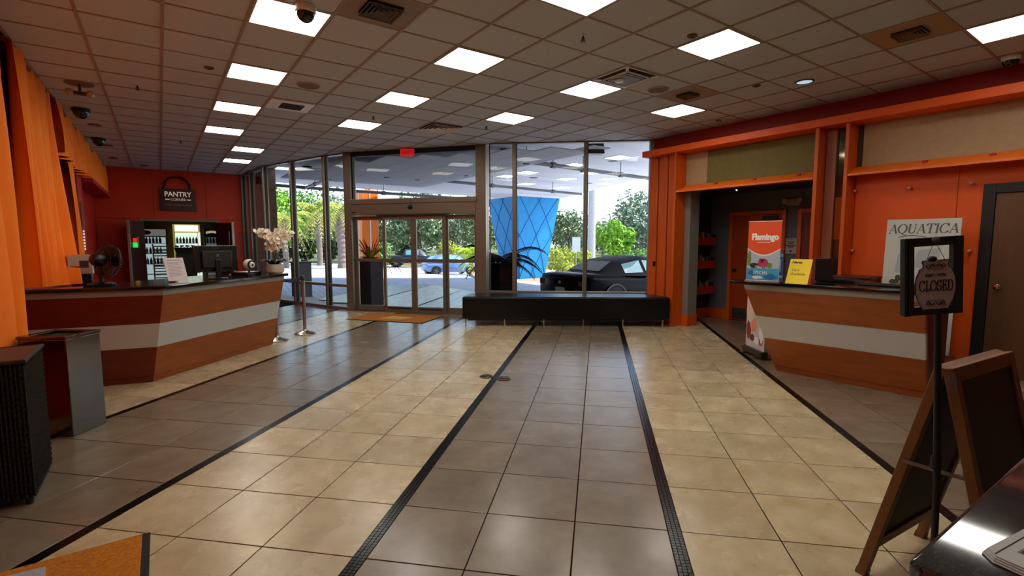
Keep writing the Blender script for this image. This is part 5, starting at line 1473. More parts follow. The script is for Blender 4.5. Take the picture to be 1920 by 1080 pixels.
# ------------------------------------------------------------------ outside: ground, canopy, columns
NF = (0.873, 0.488); TF = (-0.488, 0.873); CF = 10.13
FV = (math.sin(YAW), math.cos(YAW)); RV = (math.cos(YAW), -math.sin(YAW))
def gz(d):
    if d < 0.15: return -0.03
    if d < 7.0: return -0.15
    if d < 22.5: return -0.15 - 0.75 * (d - 7.0) / 15.5
    return -0.90
def fd(x, y): return NF[0] * x + NF[1] * y - CF
def gat(x, y): return gz(fd(x, y))
def far(px, D):
    """ground point D metres ahead of the doors' viewing axis, px/930 of D across"""
    l = (px - 960) / 930 * D
    return (FV[0] * D + RV[0] * l, FV[1] * D + RV[1] * l)
def strip_mesh(d0, d1, t0=-45, t1=95, n=1):
    mb = MB()
    for k in range(n):
        a, b = d0 + (d1 - d0) * k / n, d0 + (d1 - d0) * (k + 1) / n
        za, zb = gz(a + 1e-4), gz(b - 1e-4)
        P = lambda d, t, z: ((CF + d) * NF[0] + t * TF[0], (CF + d) * NF[1] + t * TF[1], z)
        mb.hexa([P(a, t0, za - 0.3), P(b, t0, zb - 0.3), P(b, t1, zb - 0.3), P(a, t1, za - 0.3)], [P(a, t0, za), P(b, t0, zb), P(b, t1, zb), P(a, t1, za)])
    return mb
def paver_mat():
    m = bpy.data.materials.new('brick_pavers'); m.use_nodes = True
    nt = m.node_tree; b = nt.nodes['Principled BSDF']
    tc = nt.nodes.new('ShaderNodeTexCoord'); mp = nt.nodes.new('ShaderNodeMapping'); mp.inputs['Rotation'].default_value = (0, 0, 0.9)
    br = nt.nodes.new('ShaderNodeTexBrick'); br.inputs['Scale'].default_value = 1.6
    br.inputs['Color1'].default_value = lin((204, 204, 212)); br.inputs['Color2'].default_value = lin((176, 174, 184)); br.inputs['Mortar'].default_value = lin((84, 82, 88))
    br.inputs['Mortar Size'].default_value = 0.035
    nt.links.new(tc.outputs['Object'], mp.inputs['Vector']); nt.links.new(mp.outputs[0], br.inputs['Vector']); nt.links.new(br.outputs[0], b.inputs['Base Color'])
    bp = nt.nodes.new('ShaderNodeBump'); bp.inputs['Strength'].default_value = 0.5
    nt.links.new(br.outputs['Fac'], bp.inputs['Height']); bp.invert = True
    nt.links.new(bp.outputs[0], b.inputs['Normal']); b.inputs['Roughness'].default_value = 0.5
    return m
tag(strip_mesh(-6.0, 0.15).build('pavement_walk', mat('pale_concrete', (206, 206, 206), .6, noise=(3, .12)), smooth=False), kind='structure')
tag(strip_mesh(0.15, 9.0, n=12).build('pavement_drive', paver_mat(), smooth=False), kind='structure')
tag(strip_mesh(9.0, 31.0, n=8).build('road', mat('sunlit_asphalt', (188, 188, 194), .7, noise=(1.2, .2)), smooth=False), kind='structure')
tag(strip_mesh(31.2, 150.0).build('ground_far', mat('dry_grass', (96, 104, 60), .9, noise=(2, .4)), smooth=False), kind='structure')
KY = mat('yellow_kerb', (214, 176, 50), .6)
kb = MB()
for t0, t1 in ((-6, 32),):
    P = lambda d, t, z: ((CF + d) * NF[0] + t * TF[0], (CF + d) * NF[1] + t * TF[1], z)
    kb.hexa([P(30.9, t0, -1.0), P(31.25, t0, -1.0), P(31.25, t1, -1.0), P(30.9, t1, -1.0)], [P(30.9, t0, -.72), P(31.25, t0, -.72), P(31.25, t1, -.72), P(30.9, t1, -.72)])
tag(kb.build('kerb_far', KY, bevel=.03), kind='structure')
tag(MB().prism([far(900, 24), far(1075, 24), far(1075, 33), far(880, 33)], -0.75, -0.42).build('ground_bed', mat('tan_mulch', (176, 150, 120), .9, noise=(6, .4)), smooth=False), kind='structure')

CANZ = 3.97
cpoly = [(8.3, 6.5), (12.8, 6.5), (14.97, 12.4), (16.9, 17.5), (18.7, 21.7), (16.25, 23.0), (10.7, 23.1), (3.2, 22.2), (0.0, 22.0), (-1.0, 17.3), (2.13, 17.25)] + [(x + 0.12, y + 0.08) for x, y in FP]
CANM = mat('canopy_stucco', (232, 236, 244), .8, noise=(1.1, .16), stretch=(.5, 1.6, 1))
tag(MB().prism(cpoly, CANZ, CANZ + 0.7).build('roof_canopy', CANM, smooth=False), kind='structure')
ft = MB()
for i in range(len(FP) - 1):
    a, b = FP[i], FP[i + 1]
    ft.bar((a[0] + .09, a[1] + .06, 3.77), (b[0] + .09, b[1] + .06, 3.77), 0.16, 0.46)
tag(ft.build('wall_over_window', CANM, smooth=False), kind='structure')
tag(MB().prism([(-1.6, -3.4), (9.8, -3.4), (9.8, 6.4), (8.1, 6.5)] + [(x + 0.1, y + 0.05) for x, y in FP[::-1]] + [(2.4, 20.1), (-1.6, 20.1)], HC + 0.225, HC + 0.42).build('roof_sun_block', mat('roof_grey', (120, 120, 120), .9), smooth=False), kind='structure')  # unseen roof added to keep sun from leaking into the rooms
tag(MB().box(9.56, 9.75, -3.3, 6.4, -0.1, HC + 0.22).box(8.2, 9.75, 6.31, 6.42, -0.1, HC + 0.22).build('wall_sun_block', CANM, smooth=False), kind='structure')  # unseen outer walls added to stop sun leaks around the recess
tag(MB().box(8.2, 9.75, -3.3, -3.1, -0.1, HC + 0.22).build('wall_sun_block_end', CANM, smooth=False), kind='structure')  # unseen end piece closing the added sun-blocking walls
CLT = mat('canopy_panel', (240, 244, 246), .5, emit=((240, 246, 250), 3.0))
CLF = mat('canopy_panel_frame', (200, 204, 210), .5)
names = ['first beyond the transom glass', 'beside the pipe junction above the doors', 'just below the pipe junction above the doors', 'largest, nearest the middle window', 'nearest the hanging loudspeaker', 'over the blue column beside the mullion', 'in the narrow window pane', 'lowest over the blue column', 'in the middle pane beyond the pipe', 'lower one in the end pane', 'crossed by the sprinkler pipe', 'farthest, over the sky gap', 'behind the middle mullion', 'over the palms']
for k, (x, y) in enumerate(((6.23, 16.38), (7.68, 13.61), (8.5, 15.84), (8.58, 11.35), (10.86, 10.08), (10.57, 14.05), (10.56, 15.28), (12.63, 16.84), (12.89, 14.6), (14.2, 13.7), (10.76, 11.85), (14.9, 17.2), (12.47, 12.89), (3.49, 17.86))):
    t = thing('canopy_light', 'square white light panel under the outdoor canopy, ' + names[k], 'light', (x, y, CANZ))
    MB().box(-0.31, 0.31, -0.31, 0.31, -0.012, 0.004).build('light_frame', CLF, t)
    MB().box(-0.28, 0.28, -0.28, 0.28, -0.016, -0.011).build('diffuser', CLT, t)
for k, (x, y, lb) in enumerate(((3.97, 17.02, 'black dome camera under the canopy seen through the tall side pane'), (7.52, 10.9, 'black dome camera under the canopy seen through the narrow pane'))):
    t = thing('outdoor_dome_camera', lb, 'camera', (x, y, CANZ))
    MB().lathe([(0.13, -0.09), (0.15, -0.07), (0.15, 0)], 20).build('mount_collar', BLACKM, t)
    MB().lathe([(0.002, -0.22), (0.07, -0.20), (0.115, -0.14), (0.13, -0.09)], 20, cap=False).build('dome', mat('black_dome'), t)
for k, (x, y, lb) in enumerate(((6.56, 14.74, 'dark round canopy fitting above the door transom'), (11.64, 15.08, 'dark round canopy fitting over the blue column'), (11.22, 10.63, 'dark round canopy fitting beside the loudspeaker'), (14.6, 15.2, 'dark round canopy fitting farthest from the doors'))):
    t = thing('canopy_downlight', lb, 'light', (x, y, CANZ))
    MB().lathe([(0.16, -0.01), (0.18, 0)], 18).build('ring', mat('ring_grey', (120, 122, 128), .5), t)
    MB().lathe([(0.001, -0.014), (0.13, -0.012), (0.13, -0.008)], 18, cap=False).build('lens', BLACK, t)
# sprinkler pipes
PIPE = mat('painted_pipe', (92, 94, 100), .5)
t = thing('sprinkler_pipe', 'dark sprinkler pipe network hung under the outdoor canopy', 'pipe', (7.8, 15.1, 3.6))
o_ = Vector((7.8, 15.1, 3.6))
for pts, r, hang in (([(4.3, 14.75), (7.86, 15.15), (14.95, 15.99)], 0.05, (0.1, 0.42, 0.72, 1.3, 1.75)), ([(7.80, 15.05), (7.54, 12.08), (7.52, 10.40)], 0.05, (0.62, 1.5)),
                     ([(7.42, 10.27), (9.92, 10.50), (13.2, 10.78)], 0.055, (0.12, 0.5, 0.98, 1.5)), ([(3.23, 19.74, 3.97), (3.23, 19.74, 3.60), (4.64, 20.06), (12.5, 20.9)], 0.06, (2.1, 2.4)), ([(4.60, 20.0), (4.58, 17.27), (4.45, 14.80)], 0.05, (0.5, 1.3))):
    q = [Vector((p[0], p[1], p[2] if len(p) > 2 else 3.6)) - o_ for p in pts]
    MB().tube(q, r, 10).build('pipe_run', PIPE, t)
    for a in hang:
        i = int(a); f = a - i
        p = q[i].lerp(q[min(i + 1, len(q) - 1)], f)
        MB().tube([p, (p.x, p.y, CANZ - 3.6)], 0.012, 6).build('hanger_rod', PIPE, t)
        d = (q[min(i + 1, len(q) - 1)] - q[i]).normalized()
        MB().tube([p - d * 0.07, p + d * 0.07], r * 1.5, 10).build('coupling', PIPE, t)
# loudspeakers under the canopy
for x, y, z, w_, h_, lb, m_ in ((7.80, 7.98, 3.46, 0.46, 0.29, 'black loudspeaker hung outside the window above the car', BLACK), (2.62, 16.95, 3.30, 0.24, 0.55, 'dark loudspeaker hung outside the far side pane', BLACK)):
    t = thing('loudspeaker', lb, 'speaker', M=frame((x, y, z), (RV[0], RV[1], 0), (0, 0, 1)))
    MB().prism([(-w_ / 2, -0.12), (w_ / 2, -0.12), (w_ * .38, 0.14), (-w_ * .38, 0.14)], 0.0, h_, top=[(-w_ * .44, -0.10), (w_ * .44, -0.10), (w_ * .34, 0.12), (-w_ * .34, 0.12)]).build('speaker_case', m_, t, bevel=.01)
    MB().box(-0.02, 0.02, -0.02, 0.02, h_, CANZ - z).build('bracket', PIPE, t)
    MB().box(-w_ * .40, w_ * .40, -0.128, -0.12, 0.03, h_ - .03).build('grille', mat('speaker_grille_dark', (26, 22, 20), .7), t)
# masonry seen through the far side panes
MAS = mat('brown_masonry', (122, 100, 88), .85, noise=(5, .15))
mw_ = MB().box(2.34, 3.22, 18.10, 18.5, -0.6, CANZ).build('wall_outside', mat('masonry_joint', (92, 76, 66), .9), smooth=False)
tag(mw_, kind='structure')
for k in range(6):
    for q in range(2):
        x0 = 2.335 + q * 0.446
        MB().box(x0, x0 + 0.438, 18.08, 18.11, -0.2 + k * 0.70, -0.2 + k * 0.70 + 0.688).build('stone_block', MAS, mw_, bevel=.006, seg=1)
t = thing('outdoor_cabinet', 'dark grey box standing outside the tall side pane', 'box', M=T((3.55, 16.45, -0.20)) @ Matrix.Rotation(.3, 4, 'Z'))
MB().box(-0.22, 0.22, -0.22, 0.22, 0, 1.10).build('box_body', mat('dark_grey_box', (62, 62, 64), .6), t, bevel=.015)
MB().box(-0.24, 0.24, -0.24, 0.24, 1.10, 1.15).build('box_lid', mat('dark_grey_lid', (48, 48, 50), .6), t, bevel=.01)

# blue tapered column with crossing grooves
BLU = mat('bright_blue_stucco', (20, 142, 208), .7, noise=(2.5, .12))
BLD = mat('groove_blue', (10, 78, 150), .8)
t = thing('blue_column', 'bright blue column widening upwards with crossing grooves', 'column', (16.3, 22.0, -0.62))
b_, t_, H_ = 0.79, 1.40, 4.48
MB().prism([(-b_, -b_), (b_, -b_), (b_, b_), (-b_, b_)], 0, H_, top=[(-t_, -t_), (t_, -t_), (t_, t_), (-t_, t_)]).build('column_shaft', BLU, t, smooth=False)
MB().box(-t_ - 0.03, t_ + 0.03, -t_ - 0.03, t_ + 0.03, H_, H_ + 0.12).build('column_cap', mat('white_cap', (226, 230, 232), .6), t)
gr = MB()
def facept(face, a, z):
    """a in -1..1 across the face, z height"""
    r = b_ + (t_ - b_) * z / H_ + 0.004
    return (a * r, -r, z) if face == 0 else (-r, a * r, z)
for face in (0, 1):
    for a0, z0, a1, z1 in ((-1, .3, .9, H_), (-.35, 0, 1, 2.6), (1, .3, -.9, H_), (.35, 0, -1, 2.6), (-1, 2.4, .1, H_), (1, 2.4, -.1, H_)):
        pts = [facept(face, a0 + (a1 - a0) * k / 8, z0 + (z1 - z0) * k / 8) for k in range(9)]
        gr.tube(pts, 0.016, 5)
gr.build('groove', BLD, t)
t = thing('orange_column', 'orange column with a white stripe under the canopy', 'column', (8.17, 23.6, -0.45))
OR2 = mat('sunlit_orange', (244, 122, 20), .6)
MB().box(-0.40, 0.40, -0.40, 0.40, 0, 4.42).build('column_shaft', OR2, t, bevel=.02)
MB().box(-0.03, 0.03, -0.412, -0.40, 0, 4.42).build('white_stripe', WHITE, t)
MB().box(-0.412, -0.40, -0.03, 0.03, 0, 4.42).build('white_stripe', WHITE, t)
MB().box(0.42, 1.6, -0.1, 0.1, 4.0, 4.42).build('white_arm', mat('white_arm', (240, 240, 240), .5), t)

# ------------------------------------------------------------------ plants
def leafmat(name, c1, c2):
    m = mat(name, c1, 0.7, noise=(1.3, .5), col2=c2, spec=.12)
    return m
def frond(mb, base, az, L, rise, droop, leaf, n=16, w=0.03, curl=0.0):
    pts = []
    ca, sa = math.cos(az), math.sin(az)
    for i in range(n + 1):
        s = i / n
        r = L * (s - 0.12 * s * s)
        z = rise * L * s - droop * L * s * s
        pts.append(Vector((base[0] + ca * r, base[1] + sa * r, base[2] + z)))
    mb.tube(pts, [0.012 * L * (1 - 0.8 * i / n) for i in range(n + 1)], 4)
    for i in range(2, n + 1):
        d = (pts[i] - pts[i - 1]).normalized()
        side = d.cross(Vector((0, 0, 1)))
        if side.length < 1e-4: side = Vector((-sa, ca, 0))
        side.normalize(); up = side.cross(d)
        ll = leaf * (0.35 + 0.65 * math.sin(PI * min(1, 0.15 + i / n * 0.9)))
        for sd in (-1, 1):
            tip = pts[i] + (side * sd * 0.86 + d * 0.55 - Vector((0, 0, 1)) * 0.38).normalized() * ll
            b0 = pts[i] - d * w; b1 = pts[i] + d * w
            mid = (pts[i] + tip) / 2 + up * 0.06 * ll
            mb.add([b0, b1, mid + d * w * .8, tip, mid - d * w * .8], [(0, 1, 2, 4), (4, 2, 3)])
def leafcloud(mb, c, rad, n, size, seed=1, clumps=26, flat=0.8):
    rr = random.Random(seed)
    cl = []
    for k in range(clumps):
        while True:
            p = Vector((rr.uniform(-1, 1), rr.uniform(-1, 1), rr.uniform(-1, 1)))
            if 0.30 < p.length < 1.0: break
        cl.append((p * 0.80, rr.uniform(0.26, 0.46)))
    for k in range(n):
        p, r = cl[rr.randrange(clumps)]
        d = Vector((rr.gauss(0, 1), rr.gauss(0, 1), rr.gauss(0, 1))).normalized()
        q = p + d * r * rr.uniform(0.75, 1.0)
        P = Vector((c[0] + q.x * rad[0], c[1] + q.y * rad[1], c[2] + q.z * rad[2]))
        nrm = (d + Vector((rr.gauss(0, .5), rr.gauss(0, .5), rr.gauss(0, .5) + .3))).normalized()
        x = nrm.cross(Vector((rr.gauss(0, 1), rr.gauss(0, 1), rr.gauss(0, 1)))).normalized(); y = nrm.cross(x)
        s = size * rr.uniform(0.6, 1.3)
        mb.add([P - x * s, P + y * s * .55, P + x * s, P - y * s * .55], [(0, 1, 2, 3)])
BARK = mat('grey_bark', (126, 112, 98), .9, noise=(6, .4), bump=(20, .5))
def tree(label, px, D, H, rad, m, n=2200, size=0.26, crown_lo=0.25, seed=1, name='leafy_tree', cat='tree', group=None):
    x, y = far(px, D); z = gat(x, y)
    t = thing(name, label, cat, (x, y, z), group=group)
    tr = MB()
    rr = random.Random(seed)
    tr.tube([(0, 0, -0.1), (0.1, 0.05, H * 0.3), (rr.uniform(-.3, .3), rr.uniform(-.3, .3), H * 0.7)], [0.035 * H, 0.028 * H, 0.012 * H], 8)
    for k in range(5):
        a = 2 * PI * k / 5 + rr.random()
        tr.tube([(0.05, 0.02, H * 0.30), (math.cos(a) * rad * .4, math.sin(a) * rad * .4, H * .55), (math.cos(a) * rad * .7, math.sin(a) * rad * .7, H * .75)], [0.016 * H, 0.010 * H, 0.004 * H], 6)
    tr.build('trunk', BARK, t)
    mb = MB()
    leafcloud(mb, (0, 0, H * (crown_lo + 1) / 2), (rad, rad, H * (1 - crown_lo) / 2), n, size, seed)
    mb.build('crown', m, t, smooth=False)
    return t
G_OAK = leafmat('oak_green', (150, 168, 128), (62, 82, 54))
G_BRT = leafmat('bright_green', (168, 214, 74), (74, 124, 34))
G_MID = leafmat('mid_green', (126, 172, 84), (52, 86, 40))
G_GRY = leafmat('grey_green', (164, 180, 156), (80, 98, 78))
G_YEL = leafmat('yellow_green', (206, 204, 84), (104, 136, 44))
G_DRK = leafmat('dark_green', (50, 66, 40), (22, 32, 20))
G_PLM = leafmat('palm_green', (206, 208, 104), (112, 138, 60))
G_DRY = leafmat('dry_frond', (232, 210, 140), (170, 146, 90))
tree('bright green tree seen through the side pane nearest the orchid', 524, 58, 9.0, 3.4, G_BRT, 2600, .24, .12, 11)
tree('mid green tree behind the palms beyond the side panes', 585, 74, 10.6, 4.6, G_MID, 3000, .26, .10, 12)
tree('tall grey green tree beside the post at the glass doors', 648, 60, 9.6, 4.0, G_GRY, 2600, .26, .12, 13)
tree('oak behind the orange column', 722, 76, 10.4, 4.4, G_OAK, 2800, .26, .10, 14)
tree('spreading oak behind the sliding door leaves', 786, 60, 9.0, 4.4, G_OAK, 3200, .26, .08, 15)
tree('grey green oak behind the blue car', 850, 78, 10.2, 4.8, G_GRY, 3000, .26, .08, 16)
tree('oak between the blue column and the doors', 912, 69, 8.8, 4.2, G_OAK, 2400, .26, .08, 17)
tree('thin dark tree between the blue column and the pale trunk', 1066, 74, 7.6, 3.6, G_OAK, 1500, .24, .30, 18)
tree('grey green tree at the edge of the end window pane', 1202, 62, 8.6, 4.2, G_GRY, 3000, .25, .10, 19)
tree('dark leafy tree just behind the pale trunk', 1130, 86, 7.4, 4.0, G_GRY, 1800, .24, .2, 20)
tree('bright green bushy tree above the black car', 1150, 44, 4.4, 2.0, G_BRT, 2200, .17, .12, 21)
def bush(label, px, D, H, rad, m, n, size, seed, z=None):
    x, y = far(px, D); zz = gat(x, y) if z is None else z
    t = thing('bush', label, 'bush', (x, y, zz))
    st = MB()
    for k in range(5):
        a = 2 * PI * k / 5
        st.tube([(0, 0, 0), (math.cos(a) * rad * .4, math.sin(a) * rad * .4, H * .6)], 0.02, 5)
    st.build('stems', BARK, t)
    mb = MB(); leafcloud(mb, (0, 0, H * .52), (rad, rad, H * .48), n, size, seed, clumps=18)
    mb.build('foliage', m, t, smooth=False)
bush('yellow green bush beside the blue column', 1052, 36, 2.1, 1.2, G_YEL, 900, .12, 31)
bush('yellow flowering bush behind the sign post', 1086, 38, 2.2, 1.2, G_YEL, 900, .12, 32)
bush('low green bush in front of the bright bushy tree', 1195, 40, 2.0, 1.6, G_MID, 900, .13, 33)
bush('dark hedge bush under the palms, seen left of the first palm trunk', 573, 54, 3.0, 1.1, G_DRK, 1200, .18, 34)
bush('dark hedge bush between the palm trunks', 622, 53, 3.0, 1.5, G_DRK, 1200, .18, 35)
bush('dark hedge bush at the foot of the bright green tree', 526, 51, 2.8, 1.5, G_DRK, 1200, .18, 36)
bush('yellow flowering bush above the blue car roof', 838, 52, 2.6, 1.4, G_YEL, 800, .14, 37)
bush('green bush beside the parked dark vehicle', 712, 45, 2.6, 1.3, G_MID, 900, .15, 38)
bush('low dark bush behind the parked dark vehicle', 775, 54, 2.4, 1.8, G_DRK, 1200, .2, 39)
bush('green bush at the foot of the grey green oak', 905, 56, 2.6, 2.0, G_MID, 900, .16, 40)
# far tree line
tl = MB()
rr = random.Random(99)
for k in range(70):
    px = 440 + k * 12; D = rr.uniform(101, 116)
    x, y = far(px, D)
    leafcloud(tl, (x, y, 1.9 + rr.uniform(0, .8)), (3.2, 3.2, 3.4), 190, .42, k + 200, clumps=8)
tag(tl.build('treeline', G_OAK, smooth=False), kind='stuff')
# palms
SHAG = mat('shaggy_palm_bark', (150, 132, 122), .95, noise=(9, .55), bump=(14, .8))
def palm(label, px, D, H, r, m, nf=30, L=2.9, dry=8, seed=5, trunk=True, leaf=0.7):
    x, y = far(px, D); z = gat(x, y)
    t = thing('palm_tree', label, 'palm', (x, y, z))
    rr = random.Random(seed)
    pts = [(0, 0, -0.1)]; rs = [r * 1.15]
    for k in range(1, 25):
        pts.append((0.05 * math.sin(k * .3), 0, H * k / 24)); rs.append(r * (1.0 + (0.18 if k % 2 else -0.06)))
    MB().tube(pts, rs, 10).build('trunk', SHAG, t)
    mb = MB()
    for k in range(nf):
        a = 2 * PI * k / nf * 2.6 + rr.uniform(-.2, .2); q = rr.uniform(0.0, 1.0)
        frond(mb, (0, 0, H), a, L * rr.uniform(.8, 1.1), 0.9 - 1.0 * q, 0.65 + 0.5 * q, leaf, 12, 0.05)
    mb.build('crown', m, t, smooth=False)
    if dry:
        mb = MB()
        for k in range(dry):
            a = 2 * PI * k / dry + rr.uniform(-.2, .2)
            frond(mb, (0, 0, H - .1), a, L * .72, -0.35, 0.95, leaf * .8, 10, 0.05)
        mb.build('dry_fronds', G_DRY, t, smooth=False)
palm('shaggy thick palm beside the post of the glass doors', 641, 46, 5.4, 0.34, G_PLM, seed=5)
palm('palm with hanging dry fronds in the middle side pane', 600, 51, 5.7, 0.26, G_PLM, seed=6, dry=12)
palm('short yellowish palm behind the orchid', 536, 46, 4.5, 0.24, G_PLM, seed=7, dry=10)
palm('bright yellow green young palm beside the door edge', 884, 34, 1.5, 0.16, leafmat('lime_palm', (196, 214, 60), (120, 160, 40)), nf=24, L=1.5, dry=0, seed=9, leaf=.42)
x, y = far(1108, 40)
t = thing('tall_palm', 'tall pale palm trunk rising past the canopy edge behind the black car', 'palm', (x, y, gat(x, y)))
MB().tube([(0, 0, -.1), (0, 0, .8), (0.02, 0, 3), (0.03, 0, 6), (0.0, 0, 9)], [0.40, 0.34, 0.31, 0.30, 0.26], 14).build('trunk', mat('pale_trunk', (196, 188, 190), .9, noise=(7, .25), bump=(16, .4)), t)
mb = MB()
for k in range(16): frond(mb, (0, 0, 9), k * 1.1, 2.6, .7 - .06 * k, .7, .55, 12, .03)
mb.build('crown', G_MID, t, smooth=False)
# planters outside the glass
PLK = mat('dark_planter', (40, 40, 44), .6, spec=.15)
PLB = mat('black_planter', (8, 8, 9), .7, spec=.05)
def planter(x, y, rz, w, h, label, m):
    z = gat(x, y)
    t = thing('planter', label, 'planter', (x, y, z), rz)
    a = w / 2
    MB().box(-a, a, -a, a, 0, h).build('planter_box', m, t, bevel=.008)
    MB().box(-a + .03, a - .03, -a + .03, a - .03, h, h + .01).build('soil', mat('soil', (40, 28, 20), .95), t)
    return t
t = planter(4.20, 12.02, math.radians(26), 0.44, 1.12, 'tall dark planter with a red and yellow bromeliad outside the doors', PLK)
def strap(mb, a, L, up, droop, w):
    n = 7; vs = []; fs = []
    for i in range(n):
        s = i / (n - 1)
        r = L * s * (0.55 if up > .8 else 0.9); z = L * (up * s - droop * s * s); ww = w * (1 - s) ** .6 + .002
        c_ = (r * math.cos(a), r * math.sin(a))
        vs += [(c_[0] - ww * math.sin(a), c_[1] + ww * math.cos(a), z), (c_[0] + ww * math.sin(a), c_[1] - ww * math.cos(a), z)]
    for i in range(n - 1): fs.append((2 * i, 2 * i + 1, 2 * i + 3, 2 * i + 2))
    mb.add(vs, fs, T((0, 0, 1.12)))
for nm, m_, nl, L, up, dr, w_ in (('red_leaves', leafmat('bromeliad_red', (214, 60, 24), (150, 24, 20)), 22, .62, 1.0, .25, .012), ('yellow_leaves', leafmat('bromeliad_yellow', (230, 206, 70), (150, 150, 50)), 18, .55, .95, .5, .035), ('dark_leaves', leafmat('dark_strap', (44, 40, 34), (24, 30, 20)), 16, .45, .6, .45, .03), ('green_leaves', leafmat('fresh_strap', (150, 196, 90), (80, 130, 40)), 26, .62, .85, .5, .03)):
    mb = MB()
    for k in range(nl):
        strap(mb, R_.uniform(0, 2 * PI) if nm != 'green_leaves' else R_.uniform(-1.4, 0.9), 1.35 * L * R_.uniform(.7, 1.1), up, dr, w_ * 1.4)
    mb.build(nm, m_, t, smooth=False)
mb = MB()
for k in range(4): frond(mb, (0.1, -0.1, 1.1), -0.9 + .35 * k, .75, .35, .75, .16, 12, .01)
mb.build('arching_frond', leafmat('dark_strap'), t, smooth=False) if False else mb.build('arching_frond', _m['dark_strap'], t, smooth=False)
t = planter(6.28, 9.36, math.radians(10), 0.44, 1.10, 'black planter with a dark palm outside the narrow window pane', PLB)
PALK = leafmat('dark_palm', (12, 17, 14), (5, 7, 6))
for k, (a, L, ri, dr) in enumerate(((-0.6, 1.15, 1.05, .85), (-0.75, 1.0, .62, .8), (-0.5, .85, .40, .75), (0.2, .9, 1.0, .9), (1.2, .9, .9, .8), (2.4, .95, .8, .8), (2.9, .9, .45, .7), (3.6, .8, 1.0, .9), (-1.6, .7, .8, .8), (2.6, .8, 1.3, .8), (-0.9, 1.0, .95, 1.1), (3.2, .75, .15, .8))):
    mb = MB(); frond(mb, (0, 0, 1.08), a, L * 1.08, ri, dr, .30, 22, .019)
    mb.build('frond', PALK, t, smooth=False)

# ------------------------------------------------------------------ vehicles
TYRE = mat('tyre_rubber', (16, 16, 17), .8)
RIM = mat('alloy_rim', (150, 150, 154), .3, .9)
REARG = mat('dark_car_glass', (30, 36, 38), .06)
CARGL = mat('car_glass', (120, 170, 172), .05, 0.0, spec=.8)
def loft(mb, rings):
    n = len(rings[0]); vs = []; fs = []
    for r in rings: vs += r
    for i in range(len(rings) - 1):
        for k in range(n):
            k2 = (k + 1) % n
            fs.append((i * n + k, (i + 1) * n + k, (i + 1) * n + k2, i * n + k2))
    fs.append(tuple(range(n))); fs.append(tuple((len(rings) - 1) * n + k for k in range(n - 1, -1, -1)))
    return mb.add(vs, fs)
def car(name, label, loc, ang, body, house, paint, roofm, wheels, wr, glassm=CARGL, W=0.93, lights=True, cat='car'):
    t = thing(name, label, cat, loc, ang)
    rings = []
    for x, hw, zl, zb in body:
        h = zb - zl
        rings.append([(x, -hw * .90, zl), (x, -hw * .98, zl + h * .22), (x, -hw, zl + h * .52), (x, -hw * .96, zl + h * .82), (x, -hw * .86, zb - .012), (x, -hw * .45, zb + .012), (x, hw * .45, zb + .012), (x, hw * .86, zb - .012), (x, hw * .96, zl + h * .82), (x, hw, zl + h * .52), (x, hw * .98, zl + h * .22), (x, hw * .90, zl)])
    loft(MB(), rings).build('car_body', paint, t, angle=50)
    rings = []
    for x, zb, zt, hb, ht in house:
        rings.append([(x, -hb, zb), (x, -ht, zt - .05), (x, -ht * .8, zt), (x, ht * .8, zt), (x, ht, zt - .05), (x, hb, zb)])
    loft(MB(), rings).build('car_roof', roofm, t, angle=50)
    for s in (-1, 1):
        for i0, i1 in ((1, 2), (2, 3)) if len(house) > 4 else ((1, 2),):
            q = []
            for (x, zb, zt, hb, ht), v, du in ((house[i0], .18, .06), (house[i1], .18, -.05), (house[i1], .86, -.05), (house[i0], .86, .06)):
                xx = x + du
                q.append((xx, s * ((hb + (ht - hb) * v) + .012), zb + (zt - .05 - zb) * v + .01))
            MB().add(q, [(0, 1, 2, 3)]).build('side_window', glassm, t, smooth=False)
    def slope(i, j, nm):
        a, b = house[i], house[j]
        q = [(a[0] + (b[0] - a[0]) * .15, -a[3] * .78, a[2] + (b[2] - a[2]) * .15 + .012), (a[0] + (b[0] - a[0]) * .15, a[3] * .78, a[2] + (b[2] - a[2]) * .15 + .012), (a[0] + (b[0] - a[0]) * .88, b[4] * .72, a[2] + (b[2] - a[2]) * .88 + .012), (a[0] + (b[0] - a[0]) * .88, -b[4] * .72, a[2] + (b[2] - a[2]) * .88 + .012)]
        MB().add(q, [(0, 1, 2, 3)]).build(nm, glassm, t, smooth=False)
    glassm = REARG if roofm.name.startswith('black_soft') else glassm
    slope(0, 1, 'rear_window'); slope(len(house) - 1, len(house) - 2, 'windscreen')
    for x in wheels:
        for s in (-1, 1):
            M = T((x, s * (W - .10), wr)) @ Matrix.Rotation(-s * PI / 2, 4, 'X')
            o = MB().lathe([(wr * .62, -.10), (wr * .95, -.10), (wr, -.06), (wr, .08), (wr * .95, .115), (wr * .66, .115)], 24, M=M).build('wheel', TYRE, t)
            r_ = MB().lathe([(wr * .66, .112), (wr * .60, .09), (wr * .12, .10), (.001, .105)], 20, cap=False, M=M)
            for k in range(5):
                a = 2 * PI * k / 5
                r_.bar((math.cos(a) * wr * .1, math.sin(a) * wr * .1, .108), (math.cos(a) * wr * .62, math.sin(a) * wr * .62, .108), .04, .02, M=M)
            r_.build('rim', RIM, o)
            MB().lathe([(wr * 1.02, .118), (wr * 1.16, .124), (wr * 1.16, .11), (wr * 1.02, .10)], 24, cap=False, M=M).build('wheel_arch', BLACK, t)
    return t
CBL = mat('black_car_paint', (3, 3, 4), .22, spec=.07)
SOFT = mat('black_soft_top', (10, 10, 11), .6, spec=.2)
bx, by = 7.72, 8.06
ha = math.radians(-2)
org = (bx - math.sin(ha) * .93, by + math.cos(ha) * .93, -0.15)
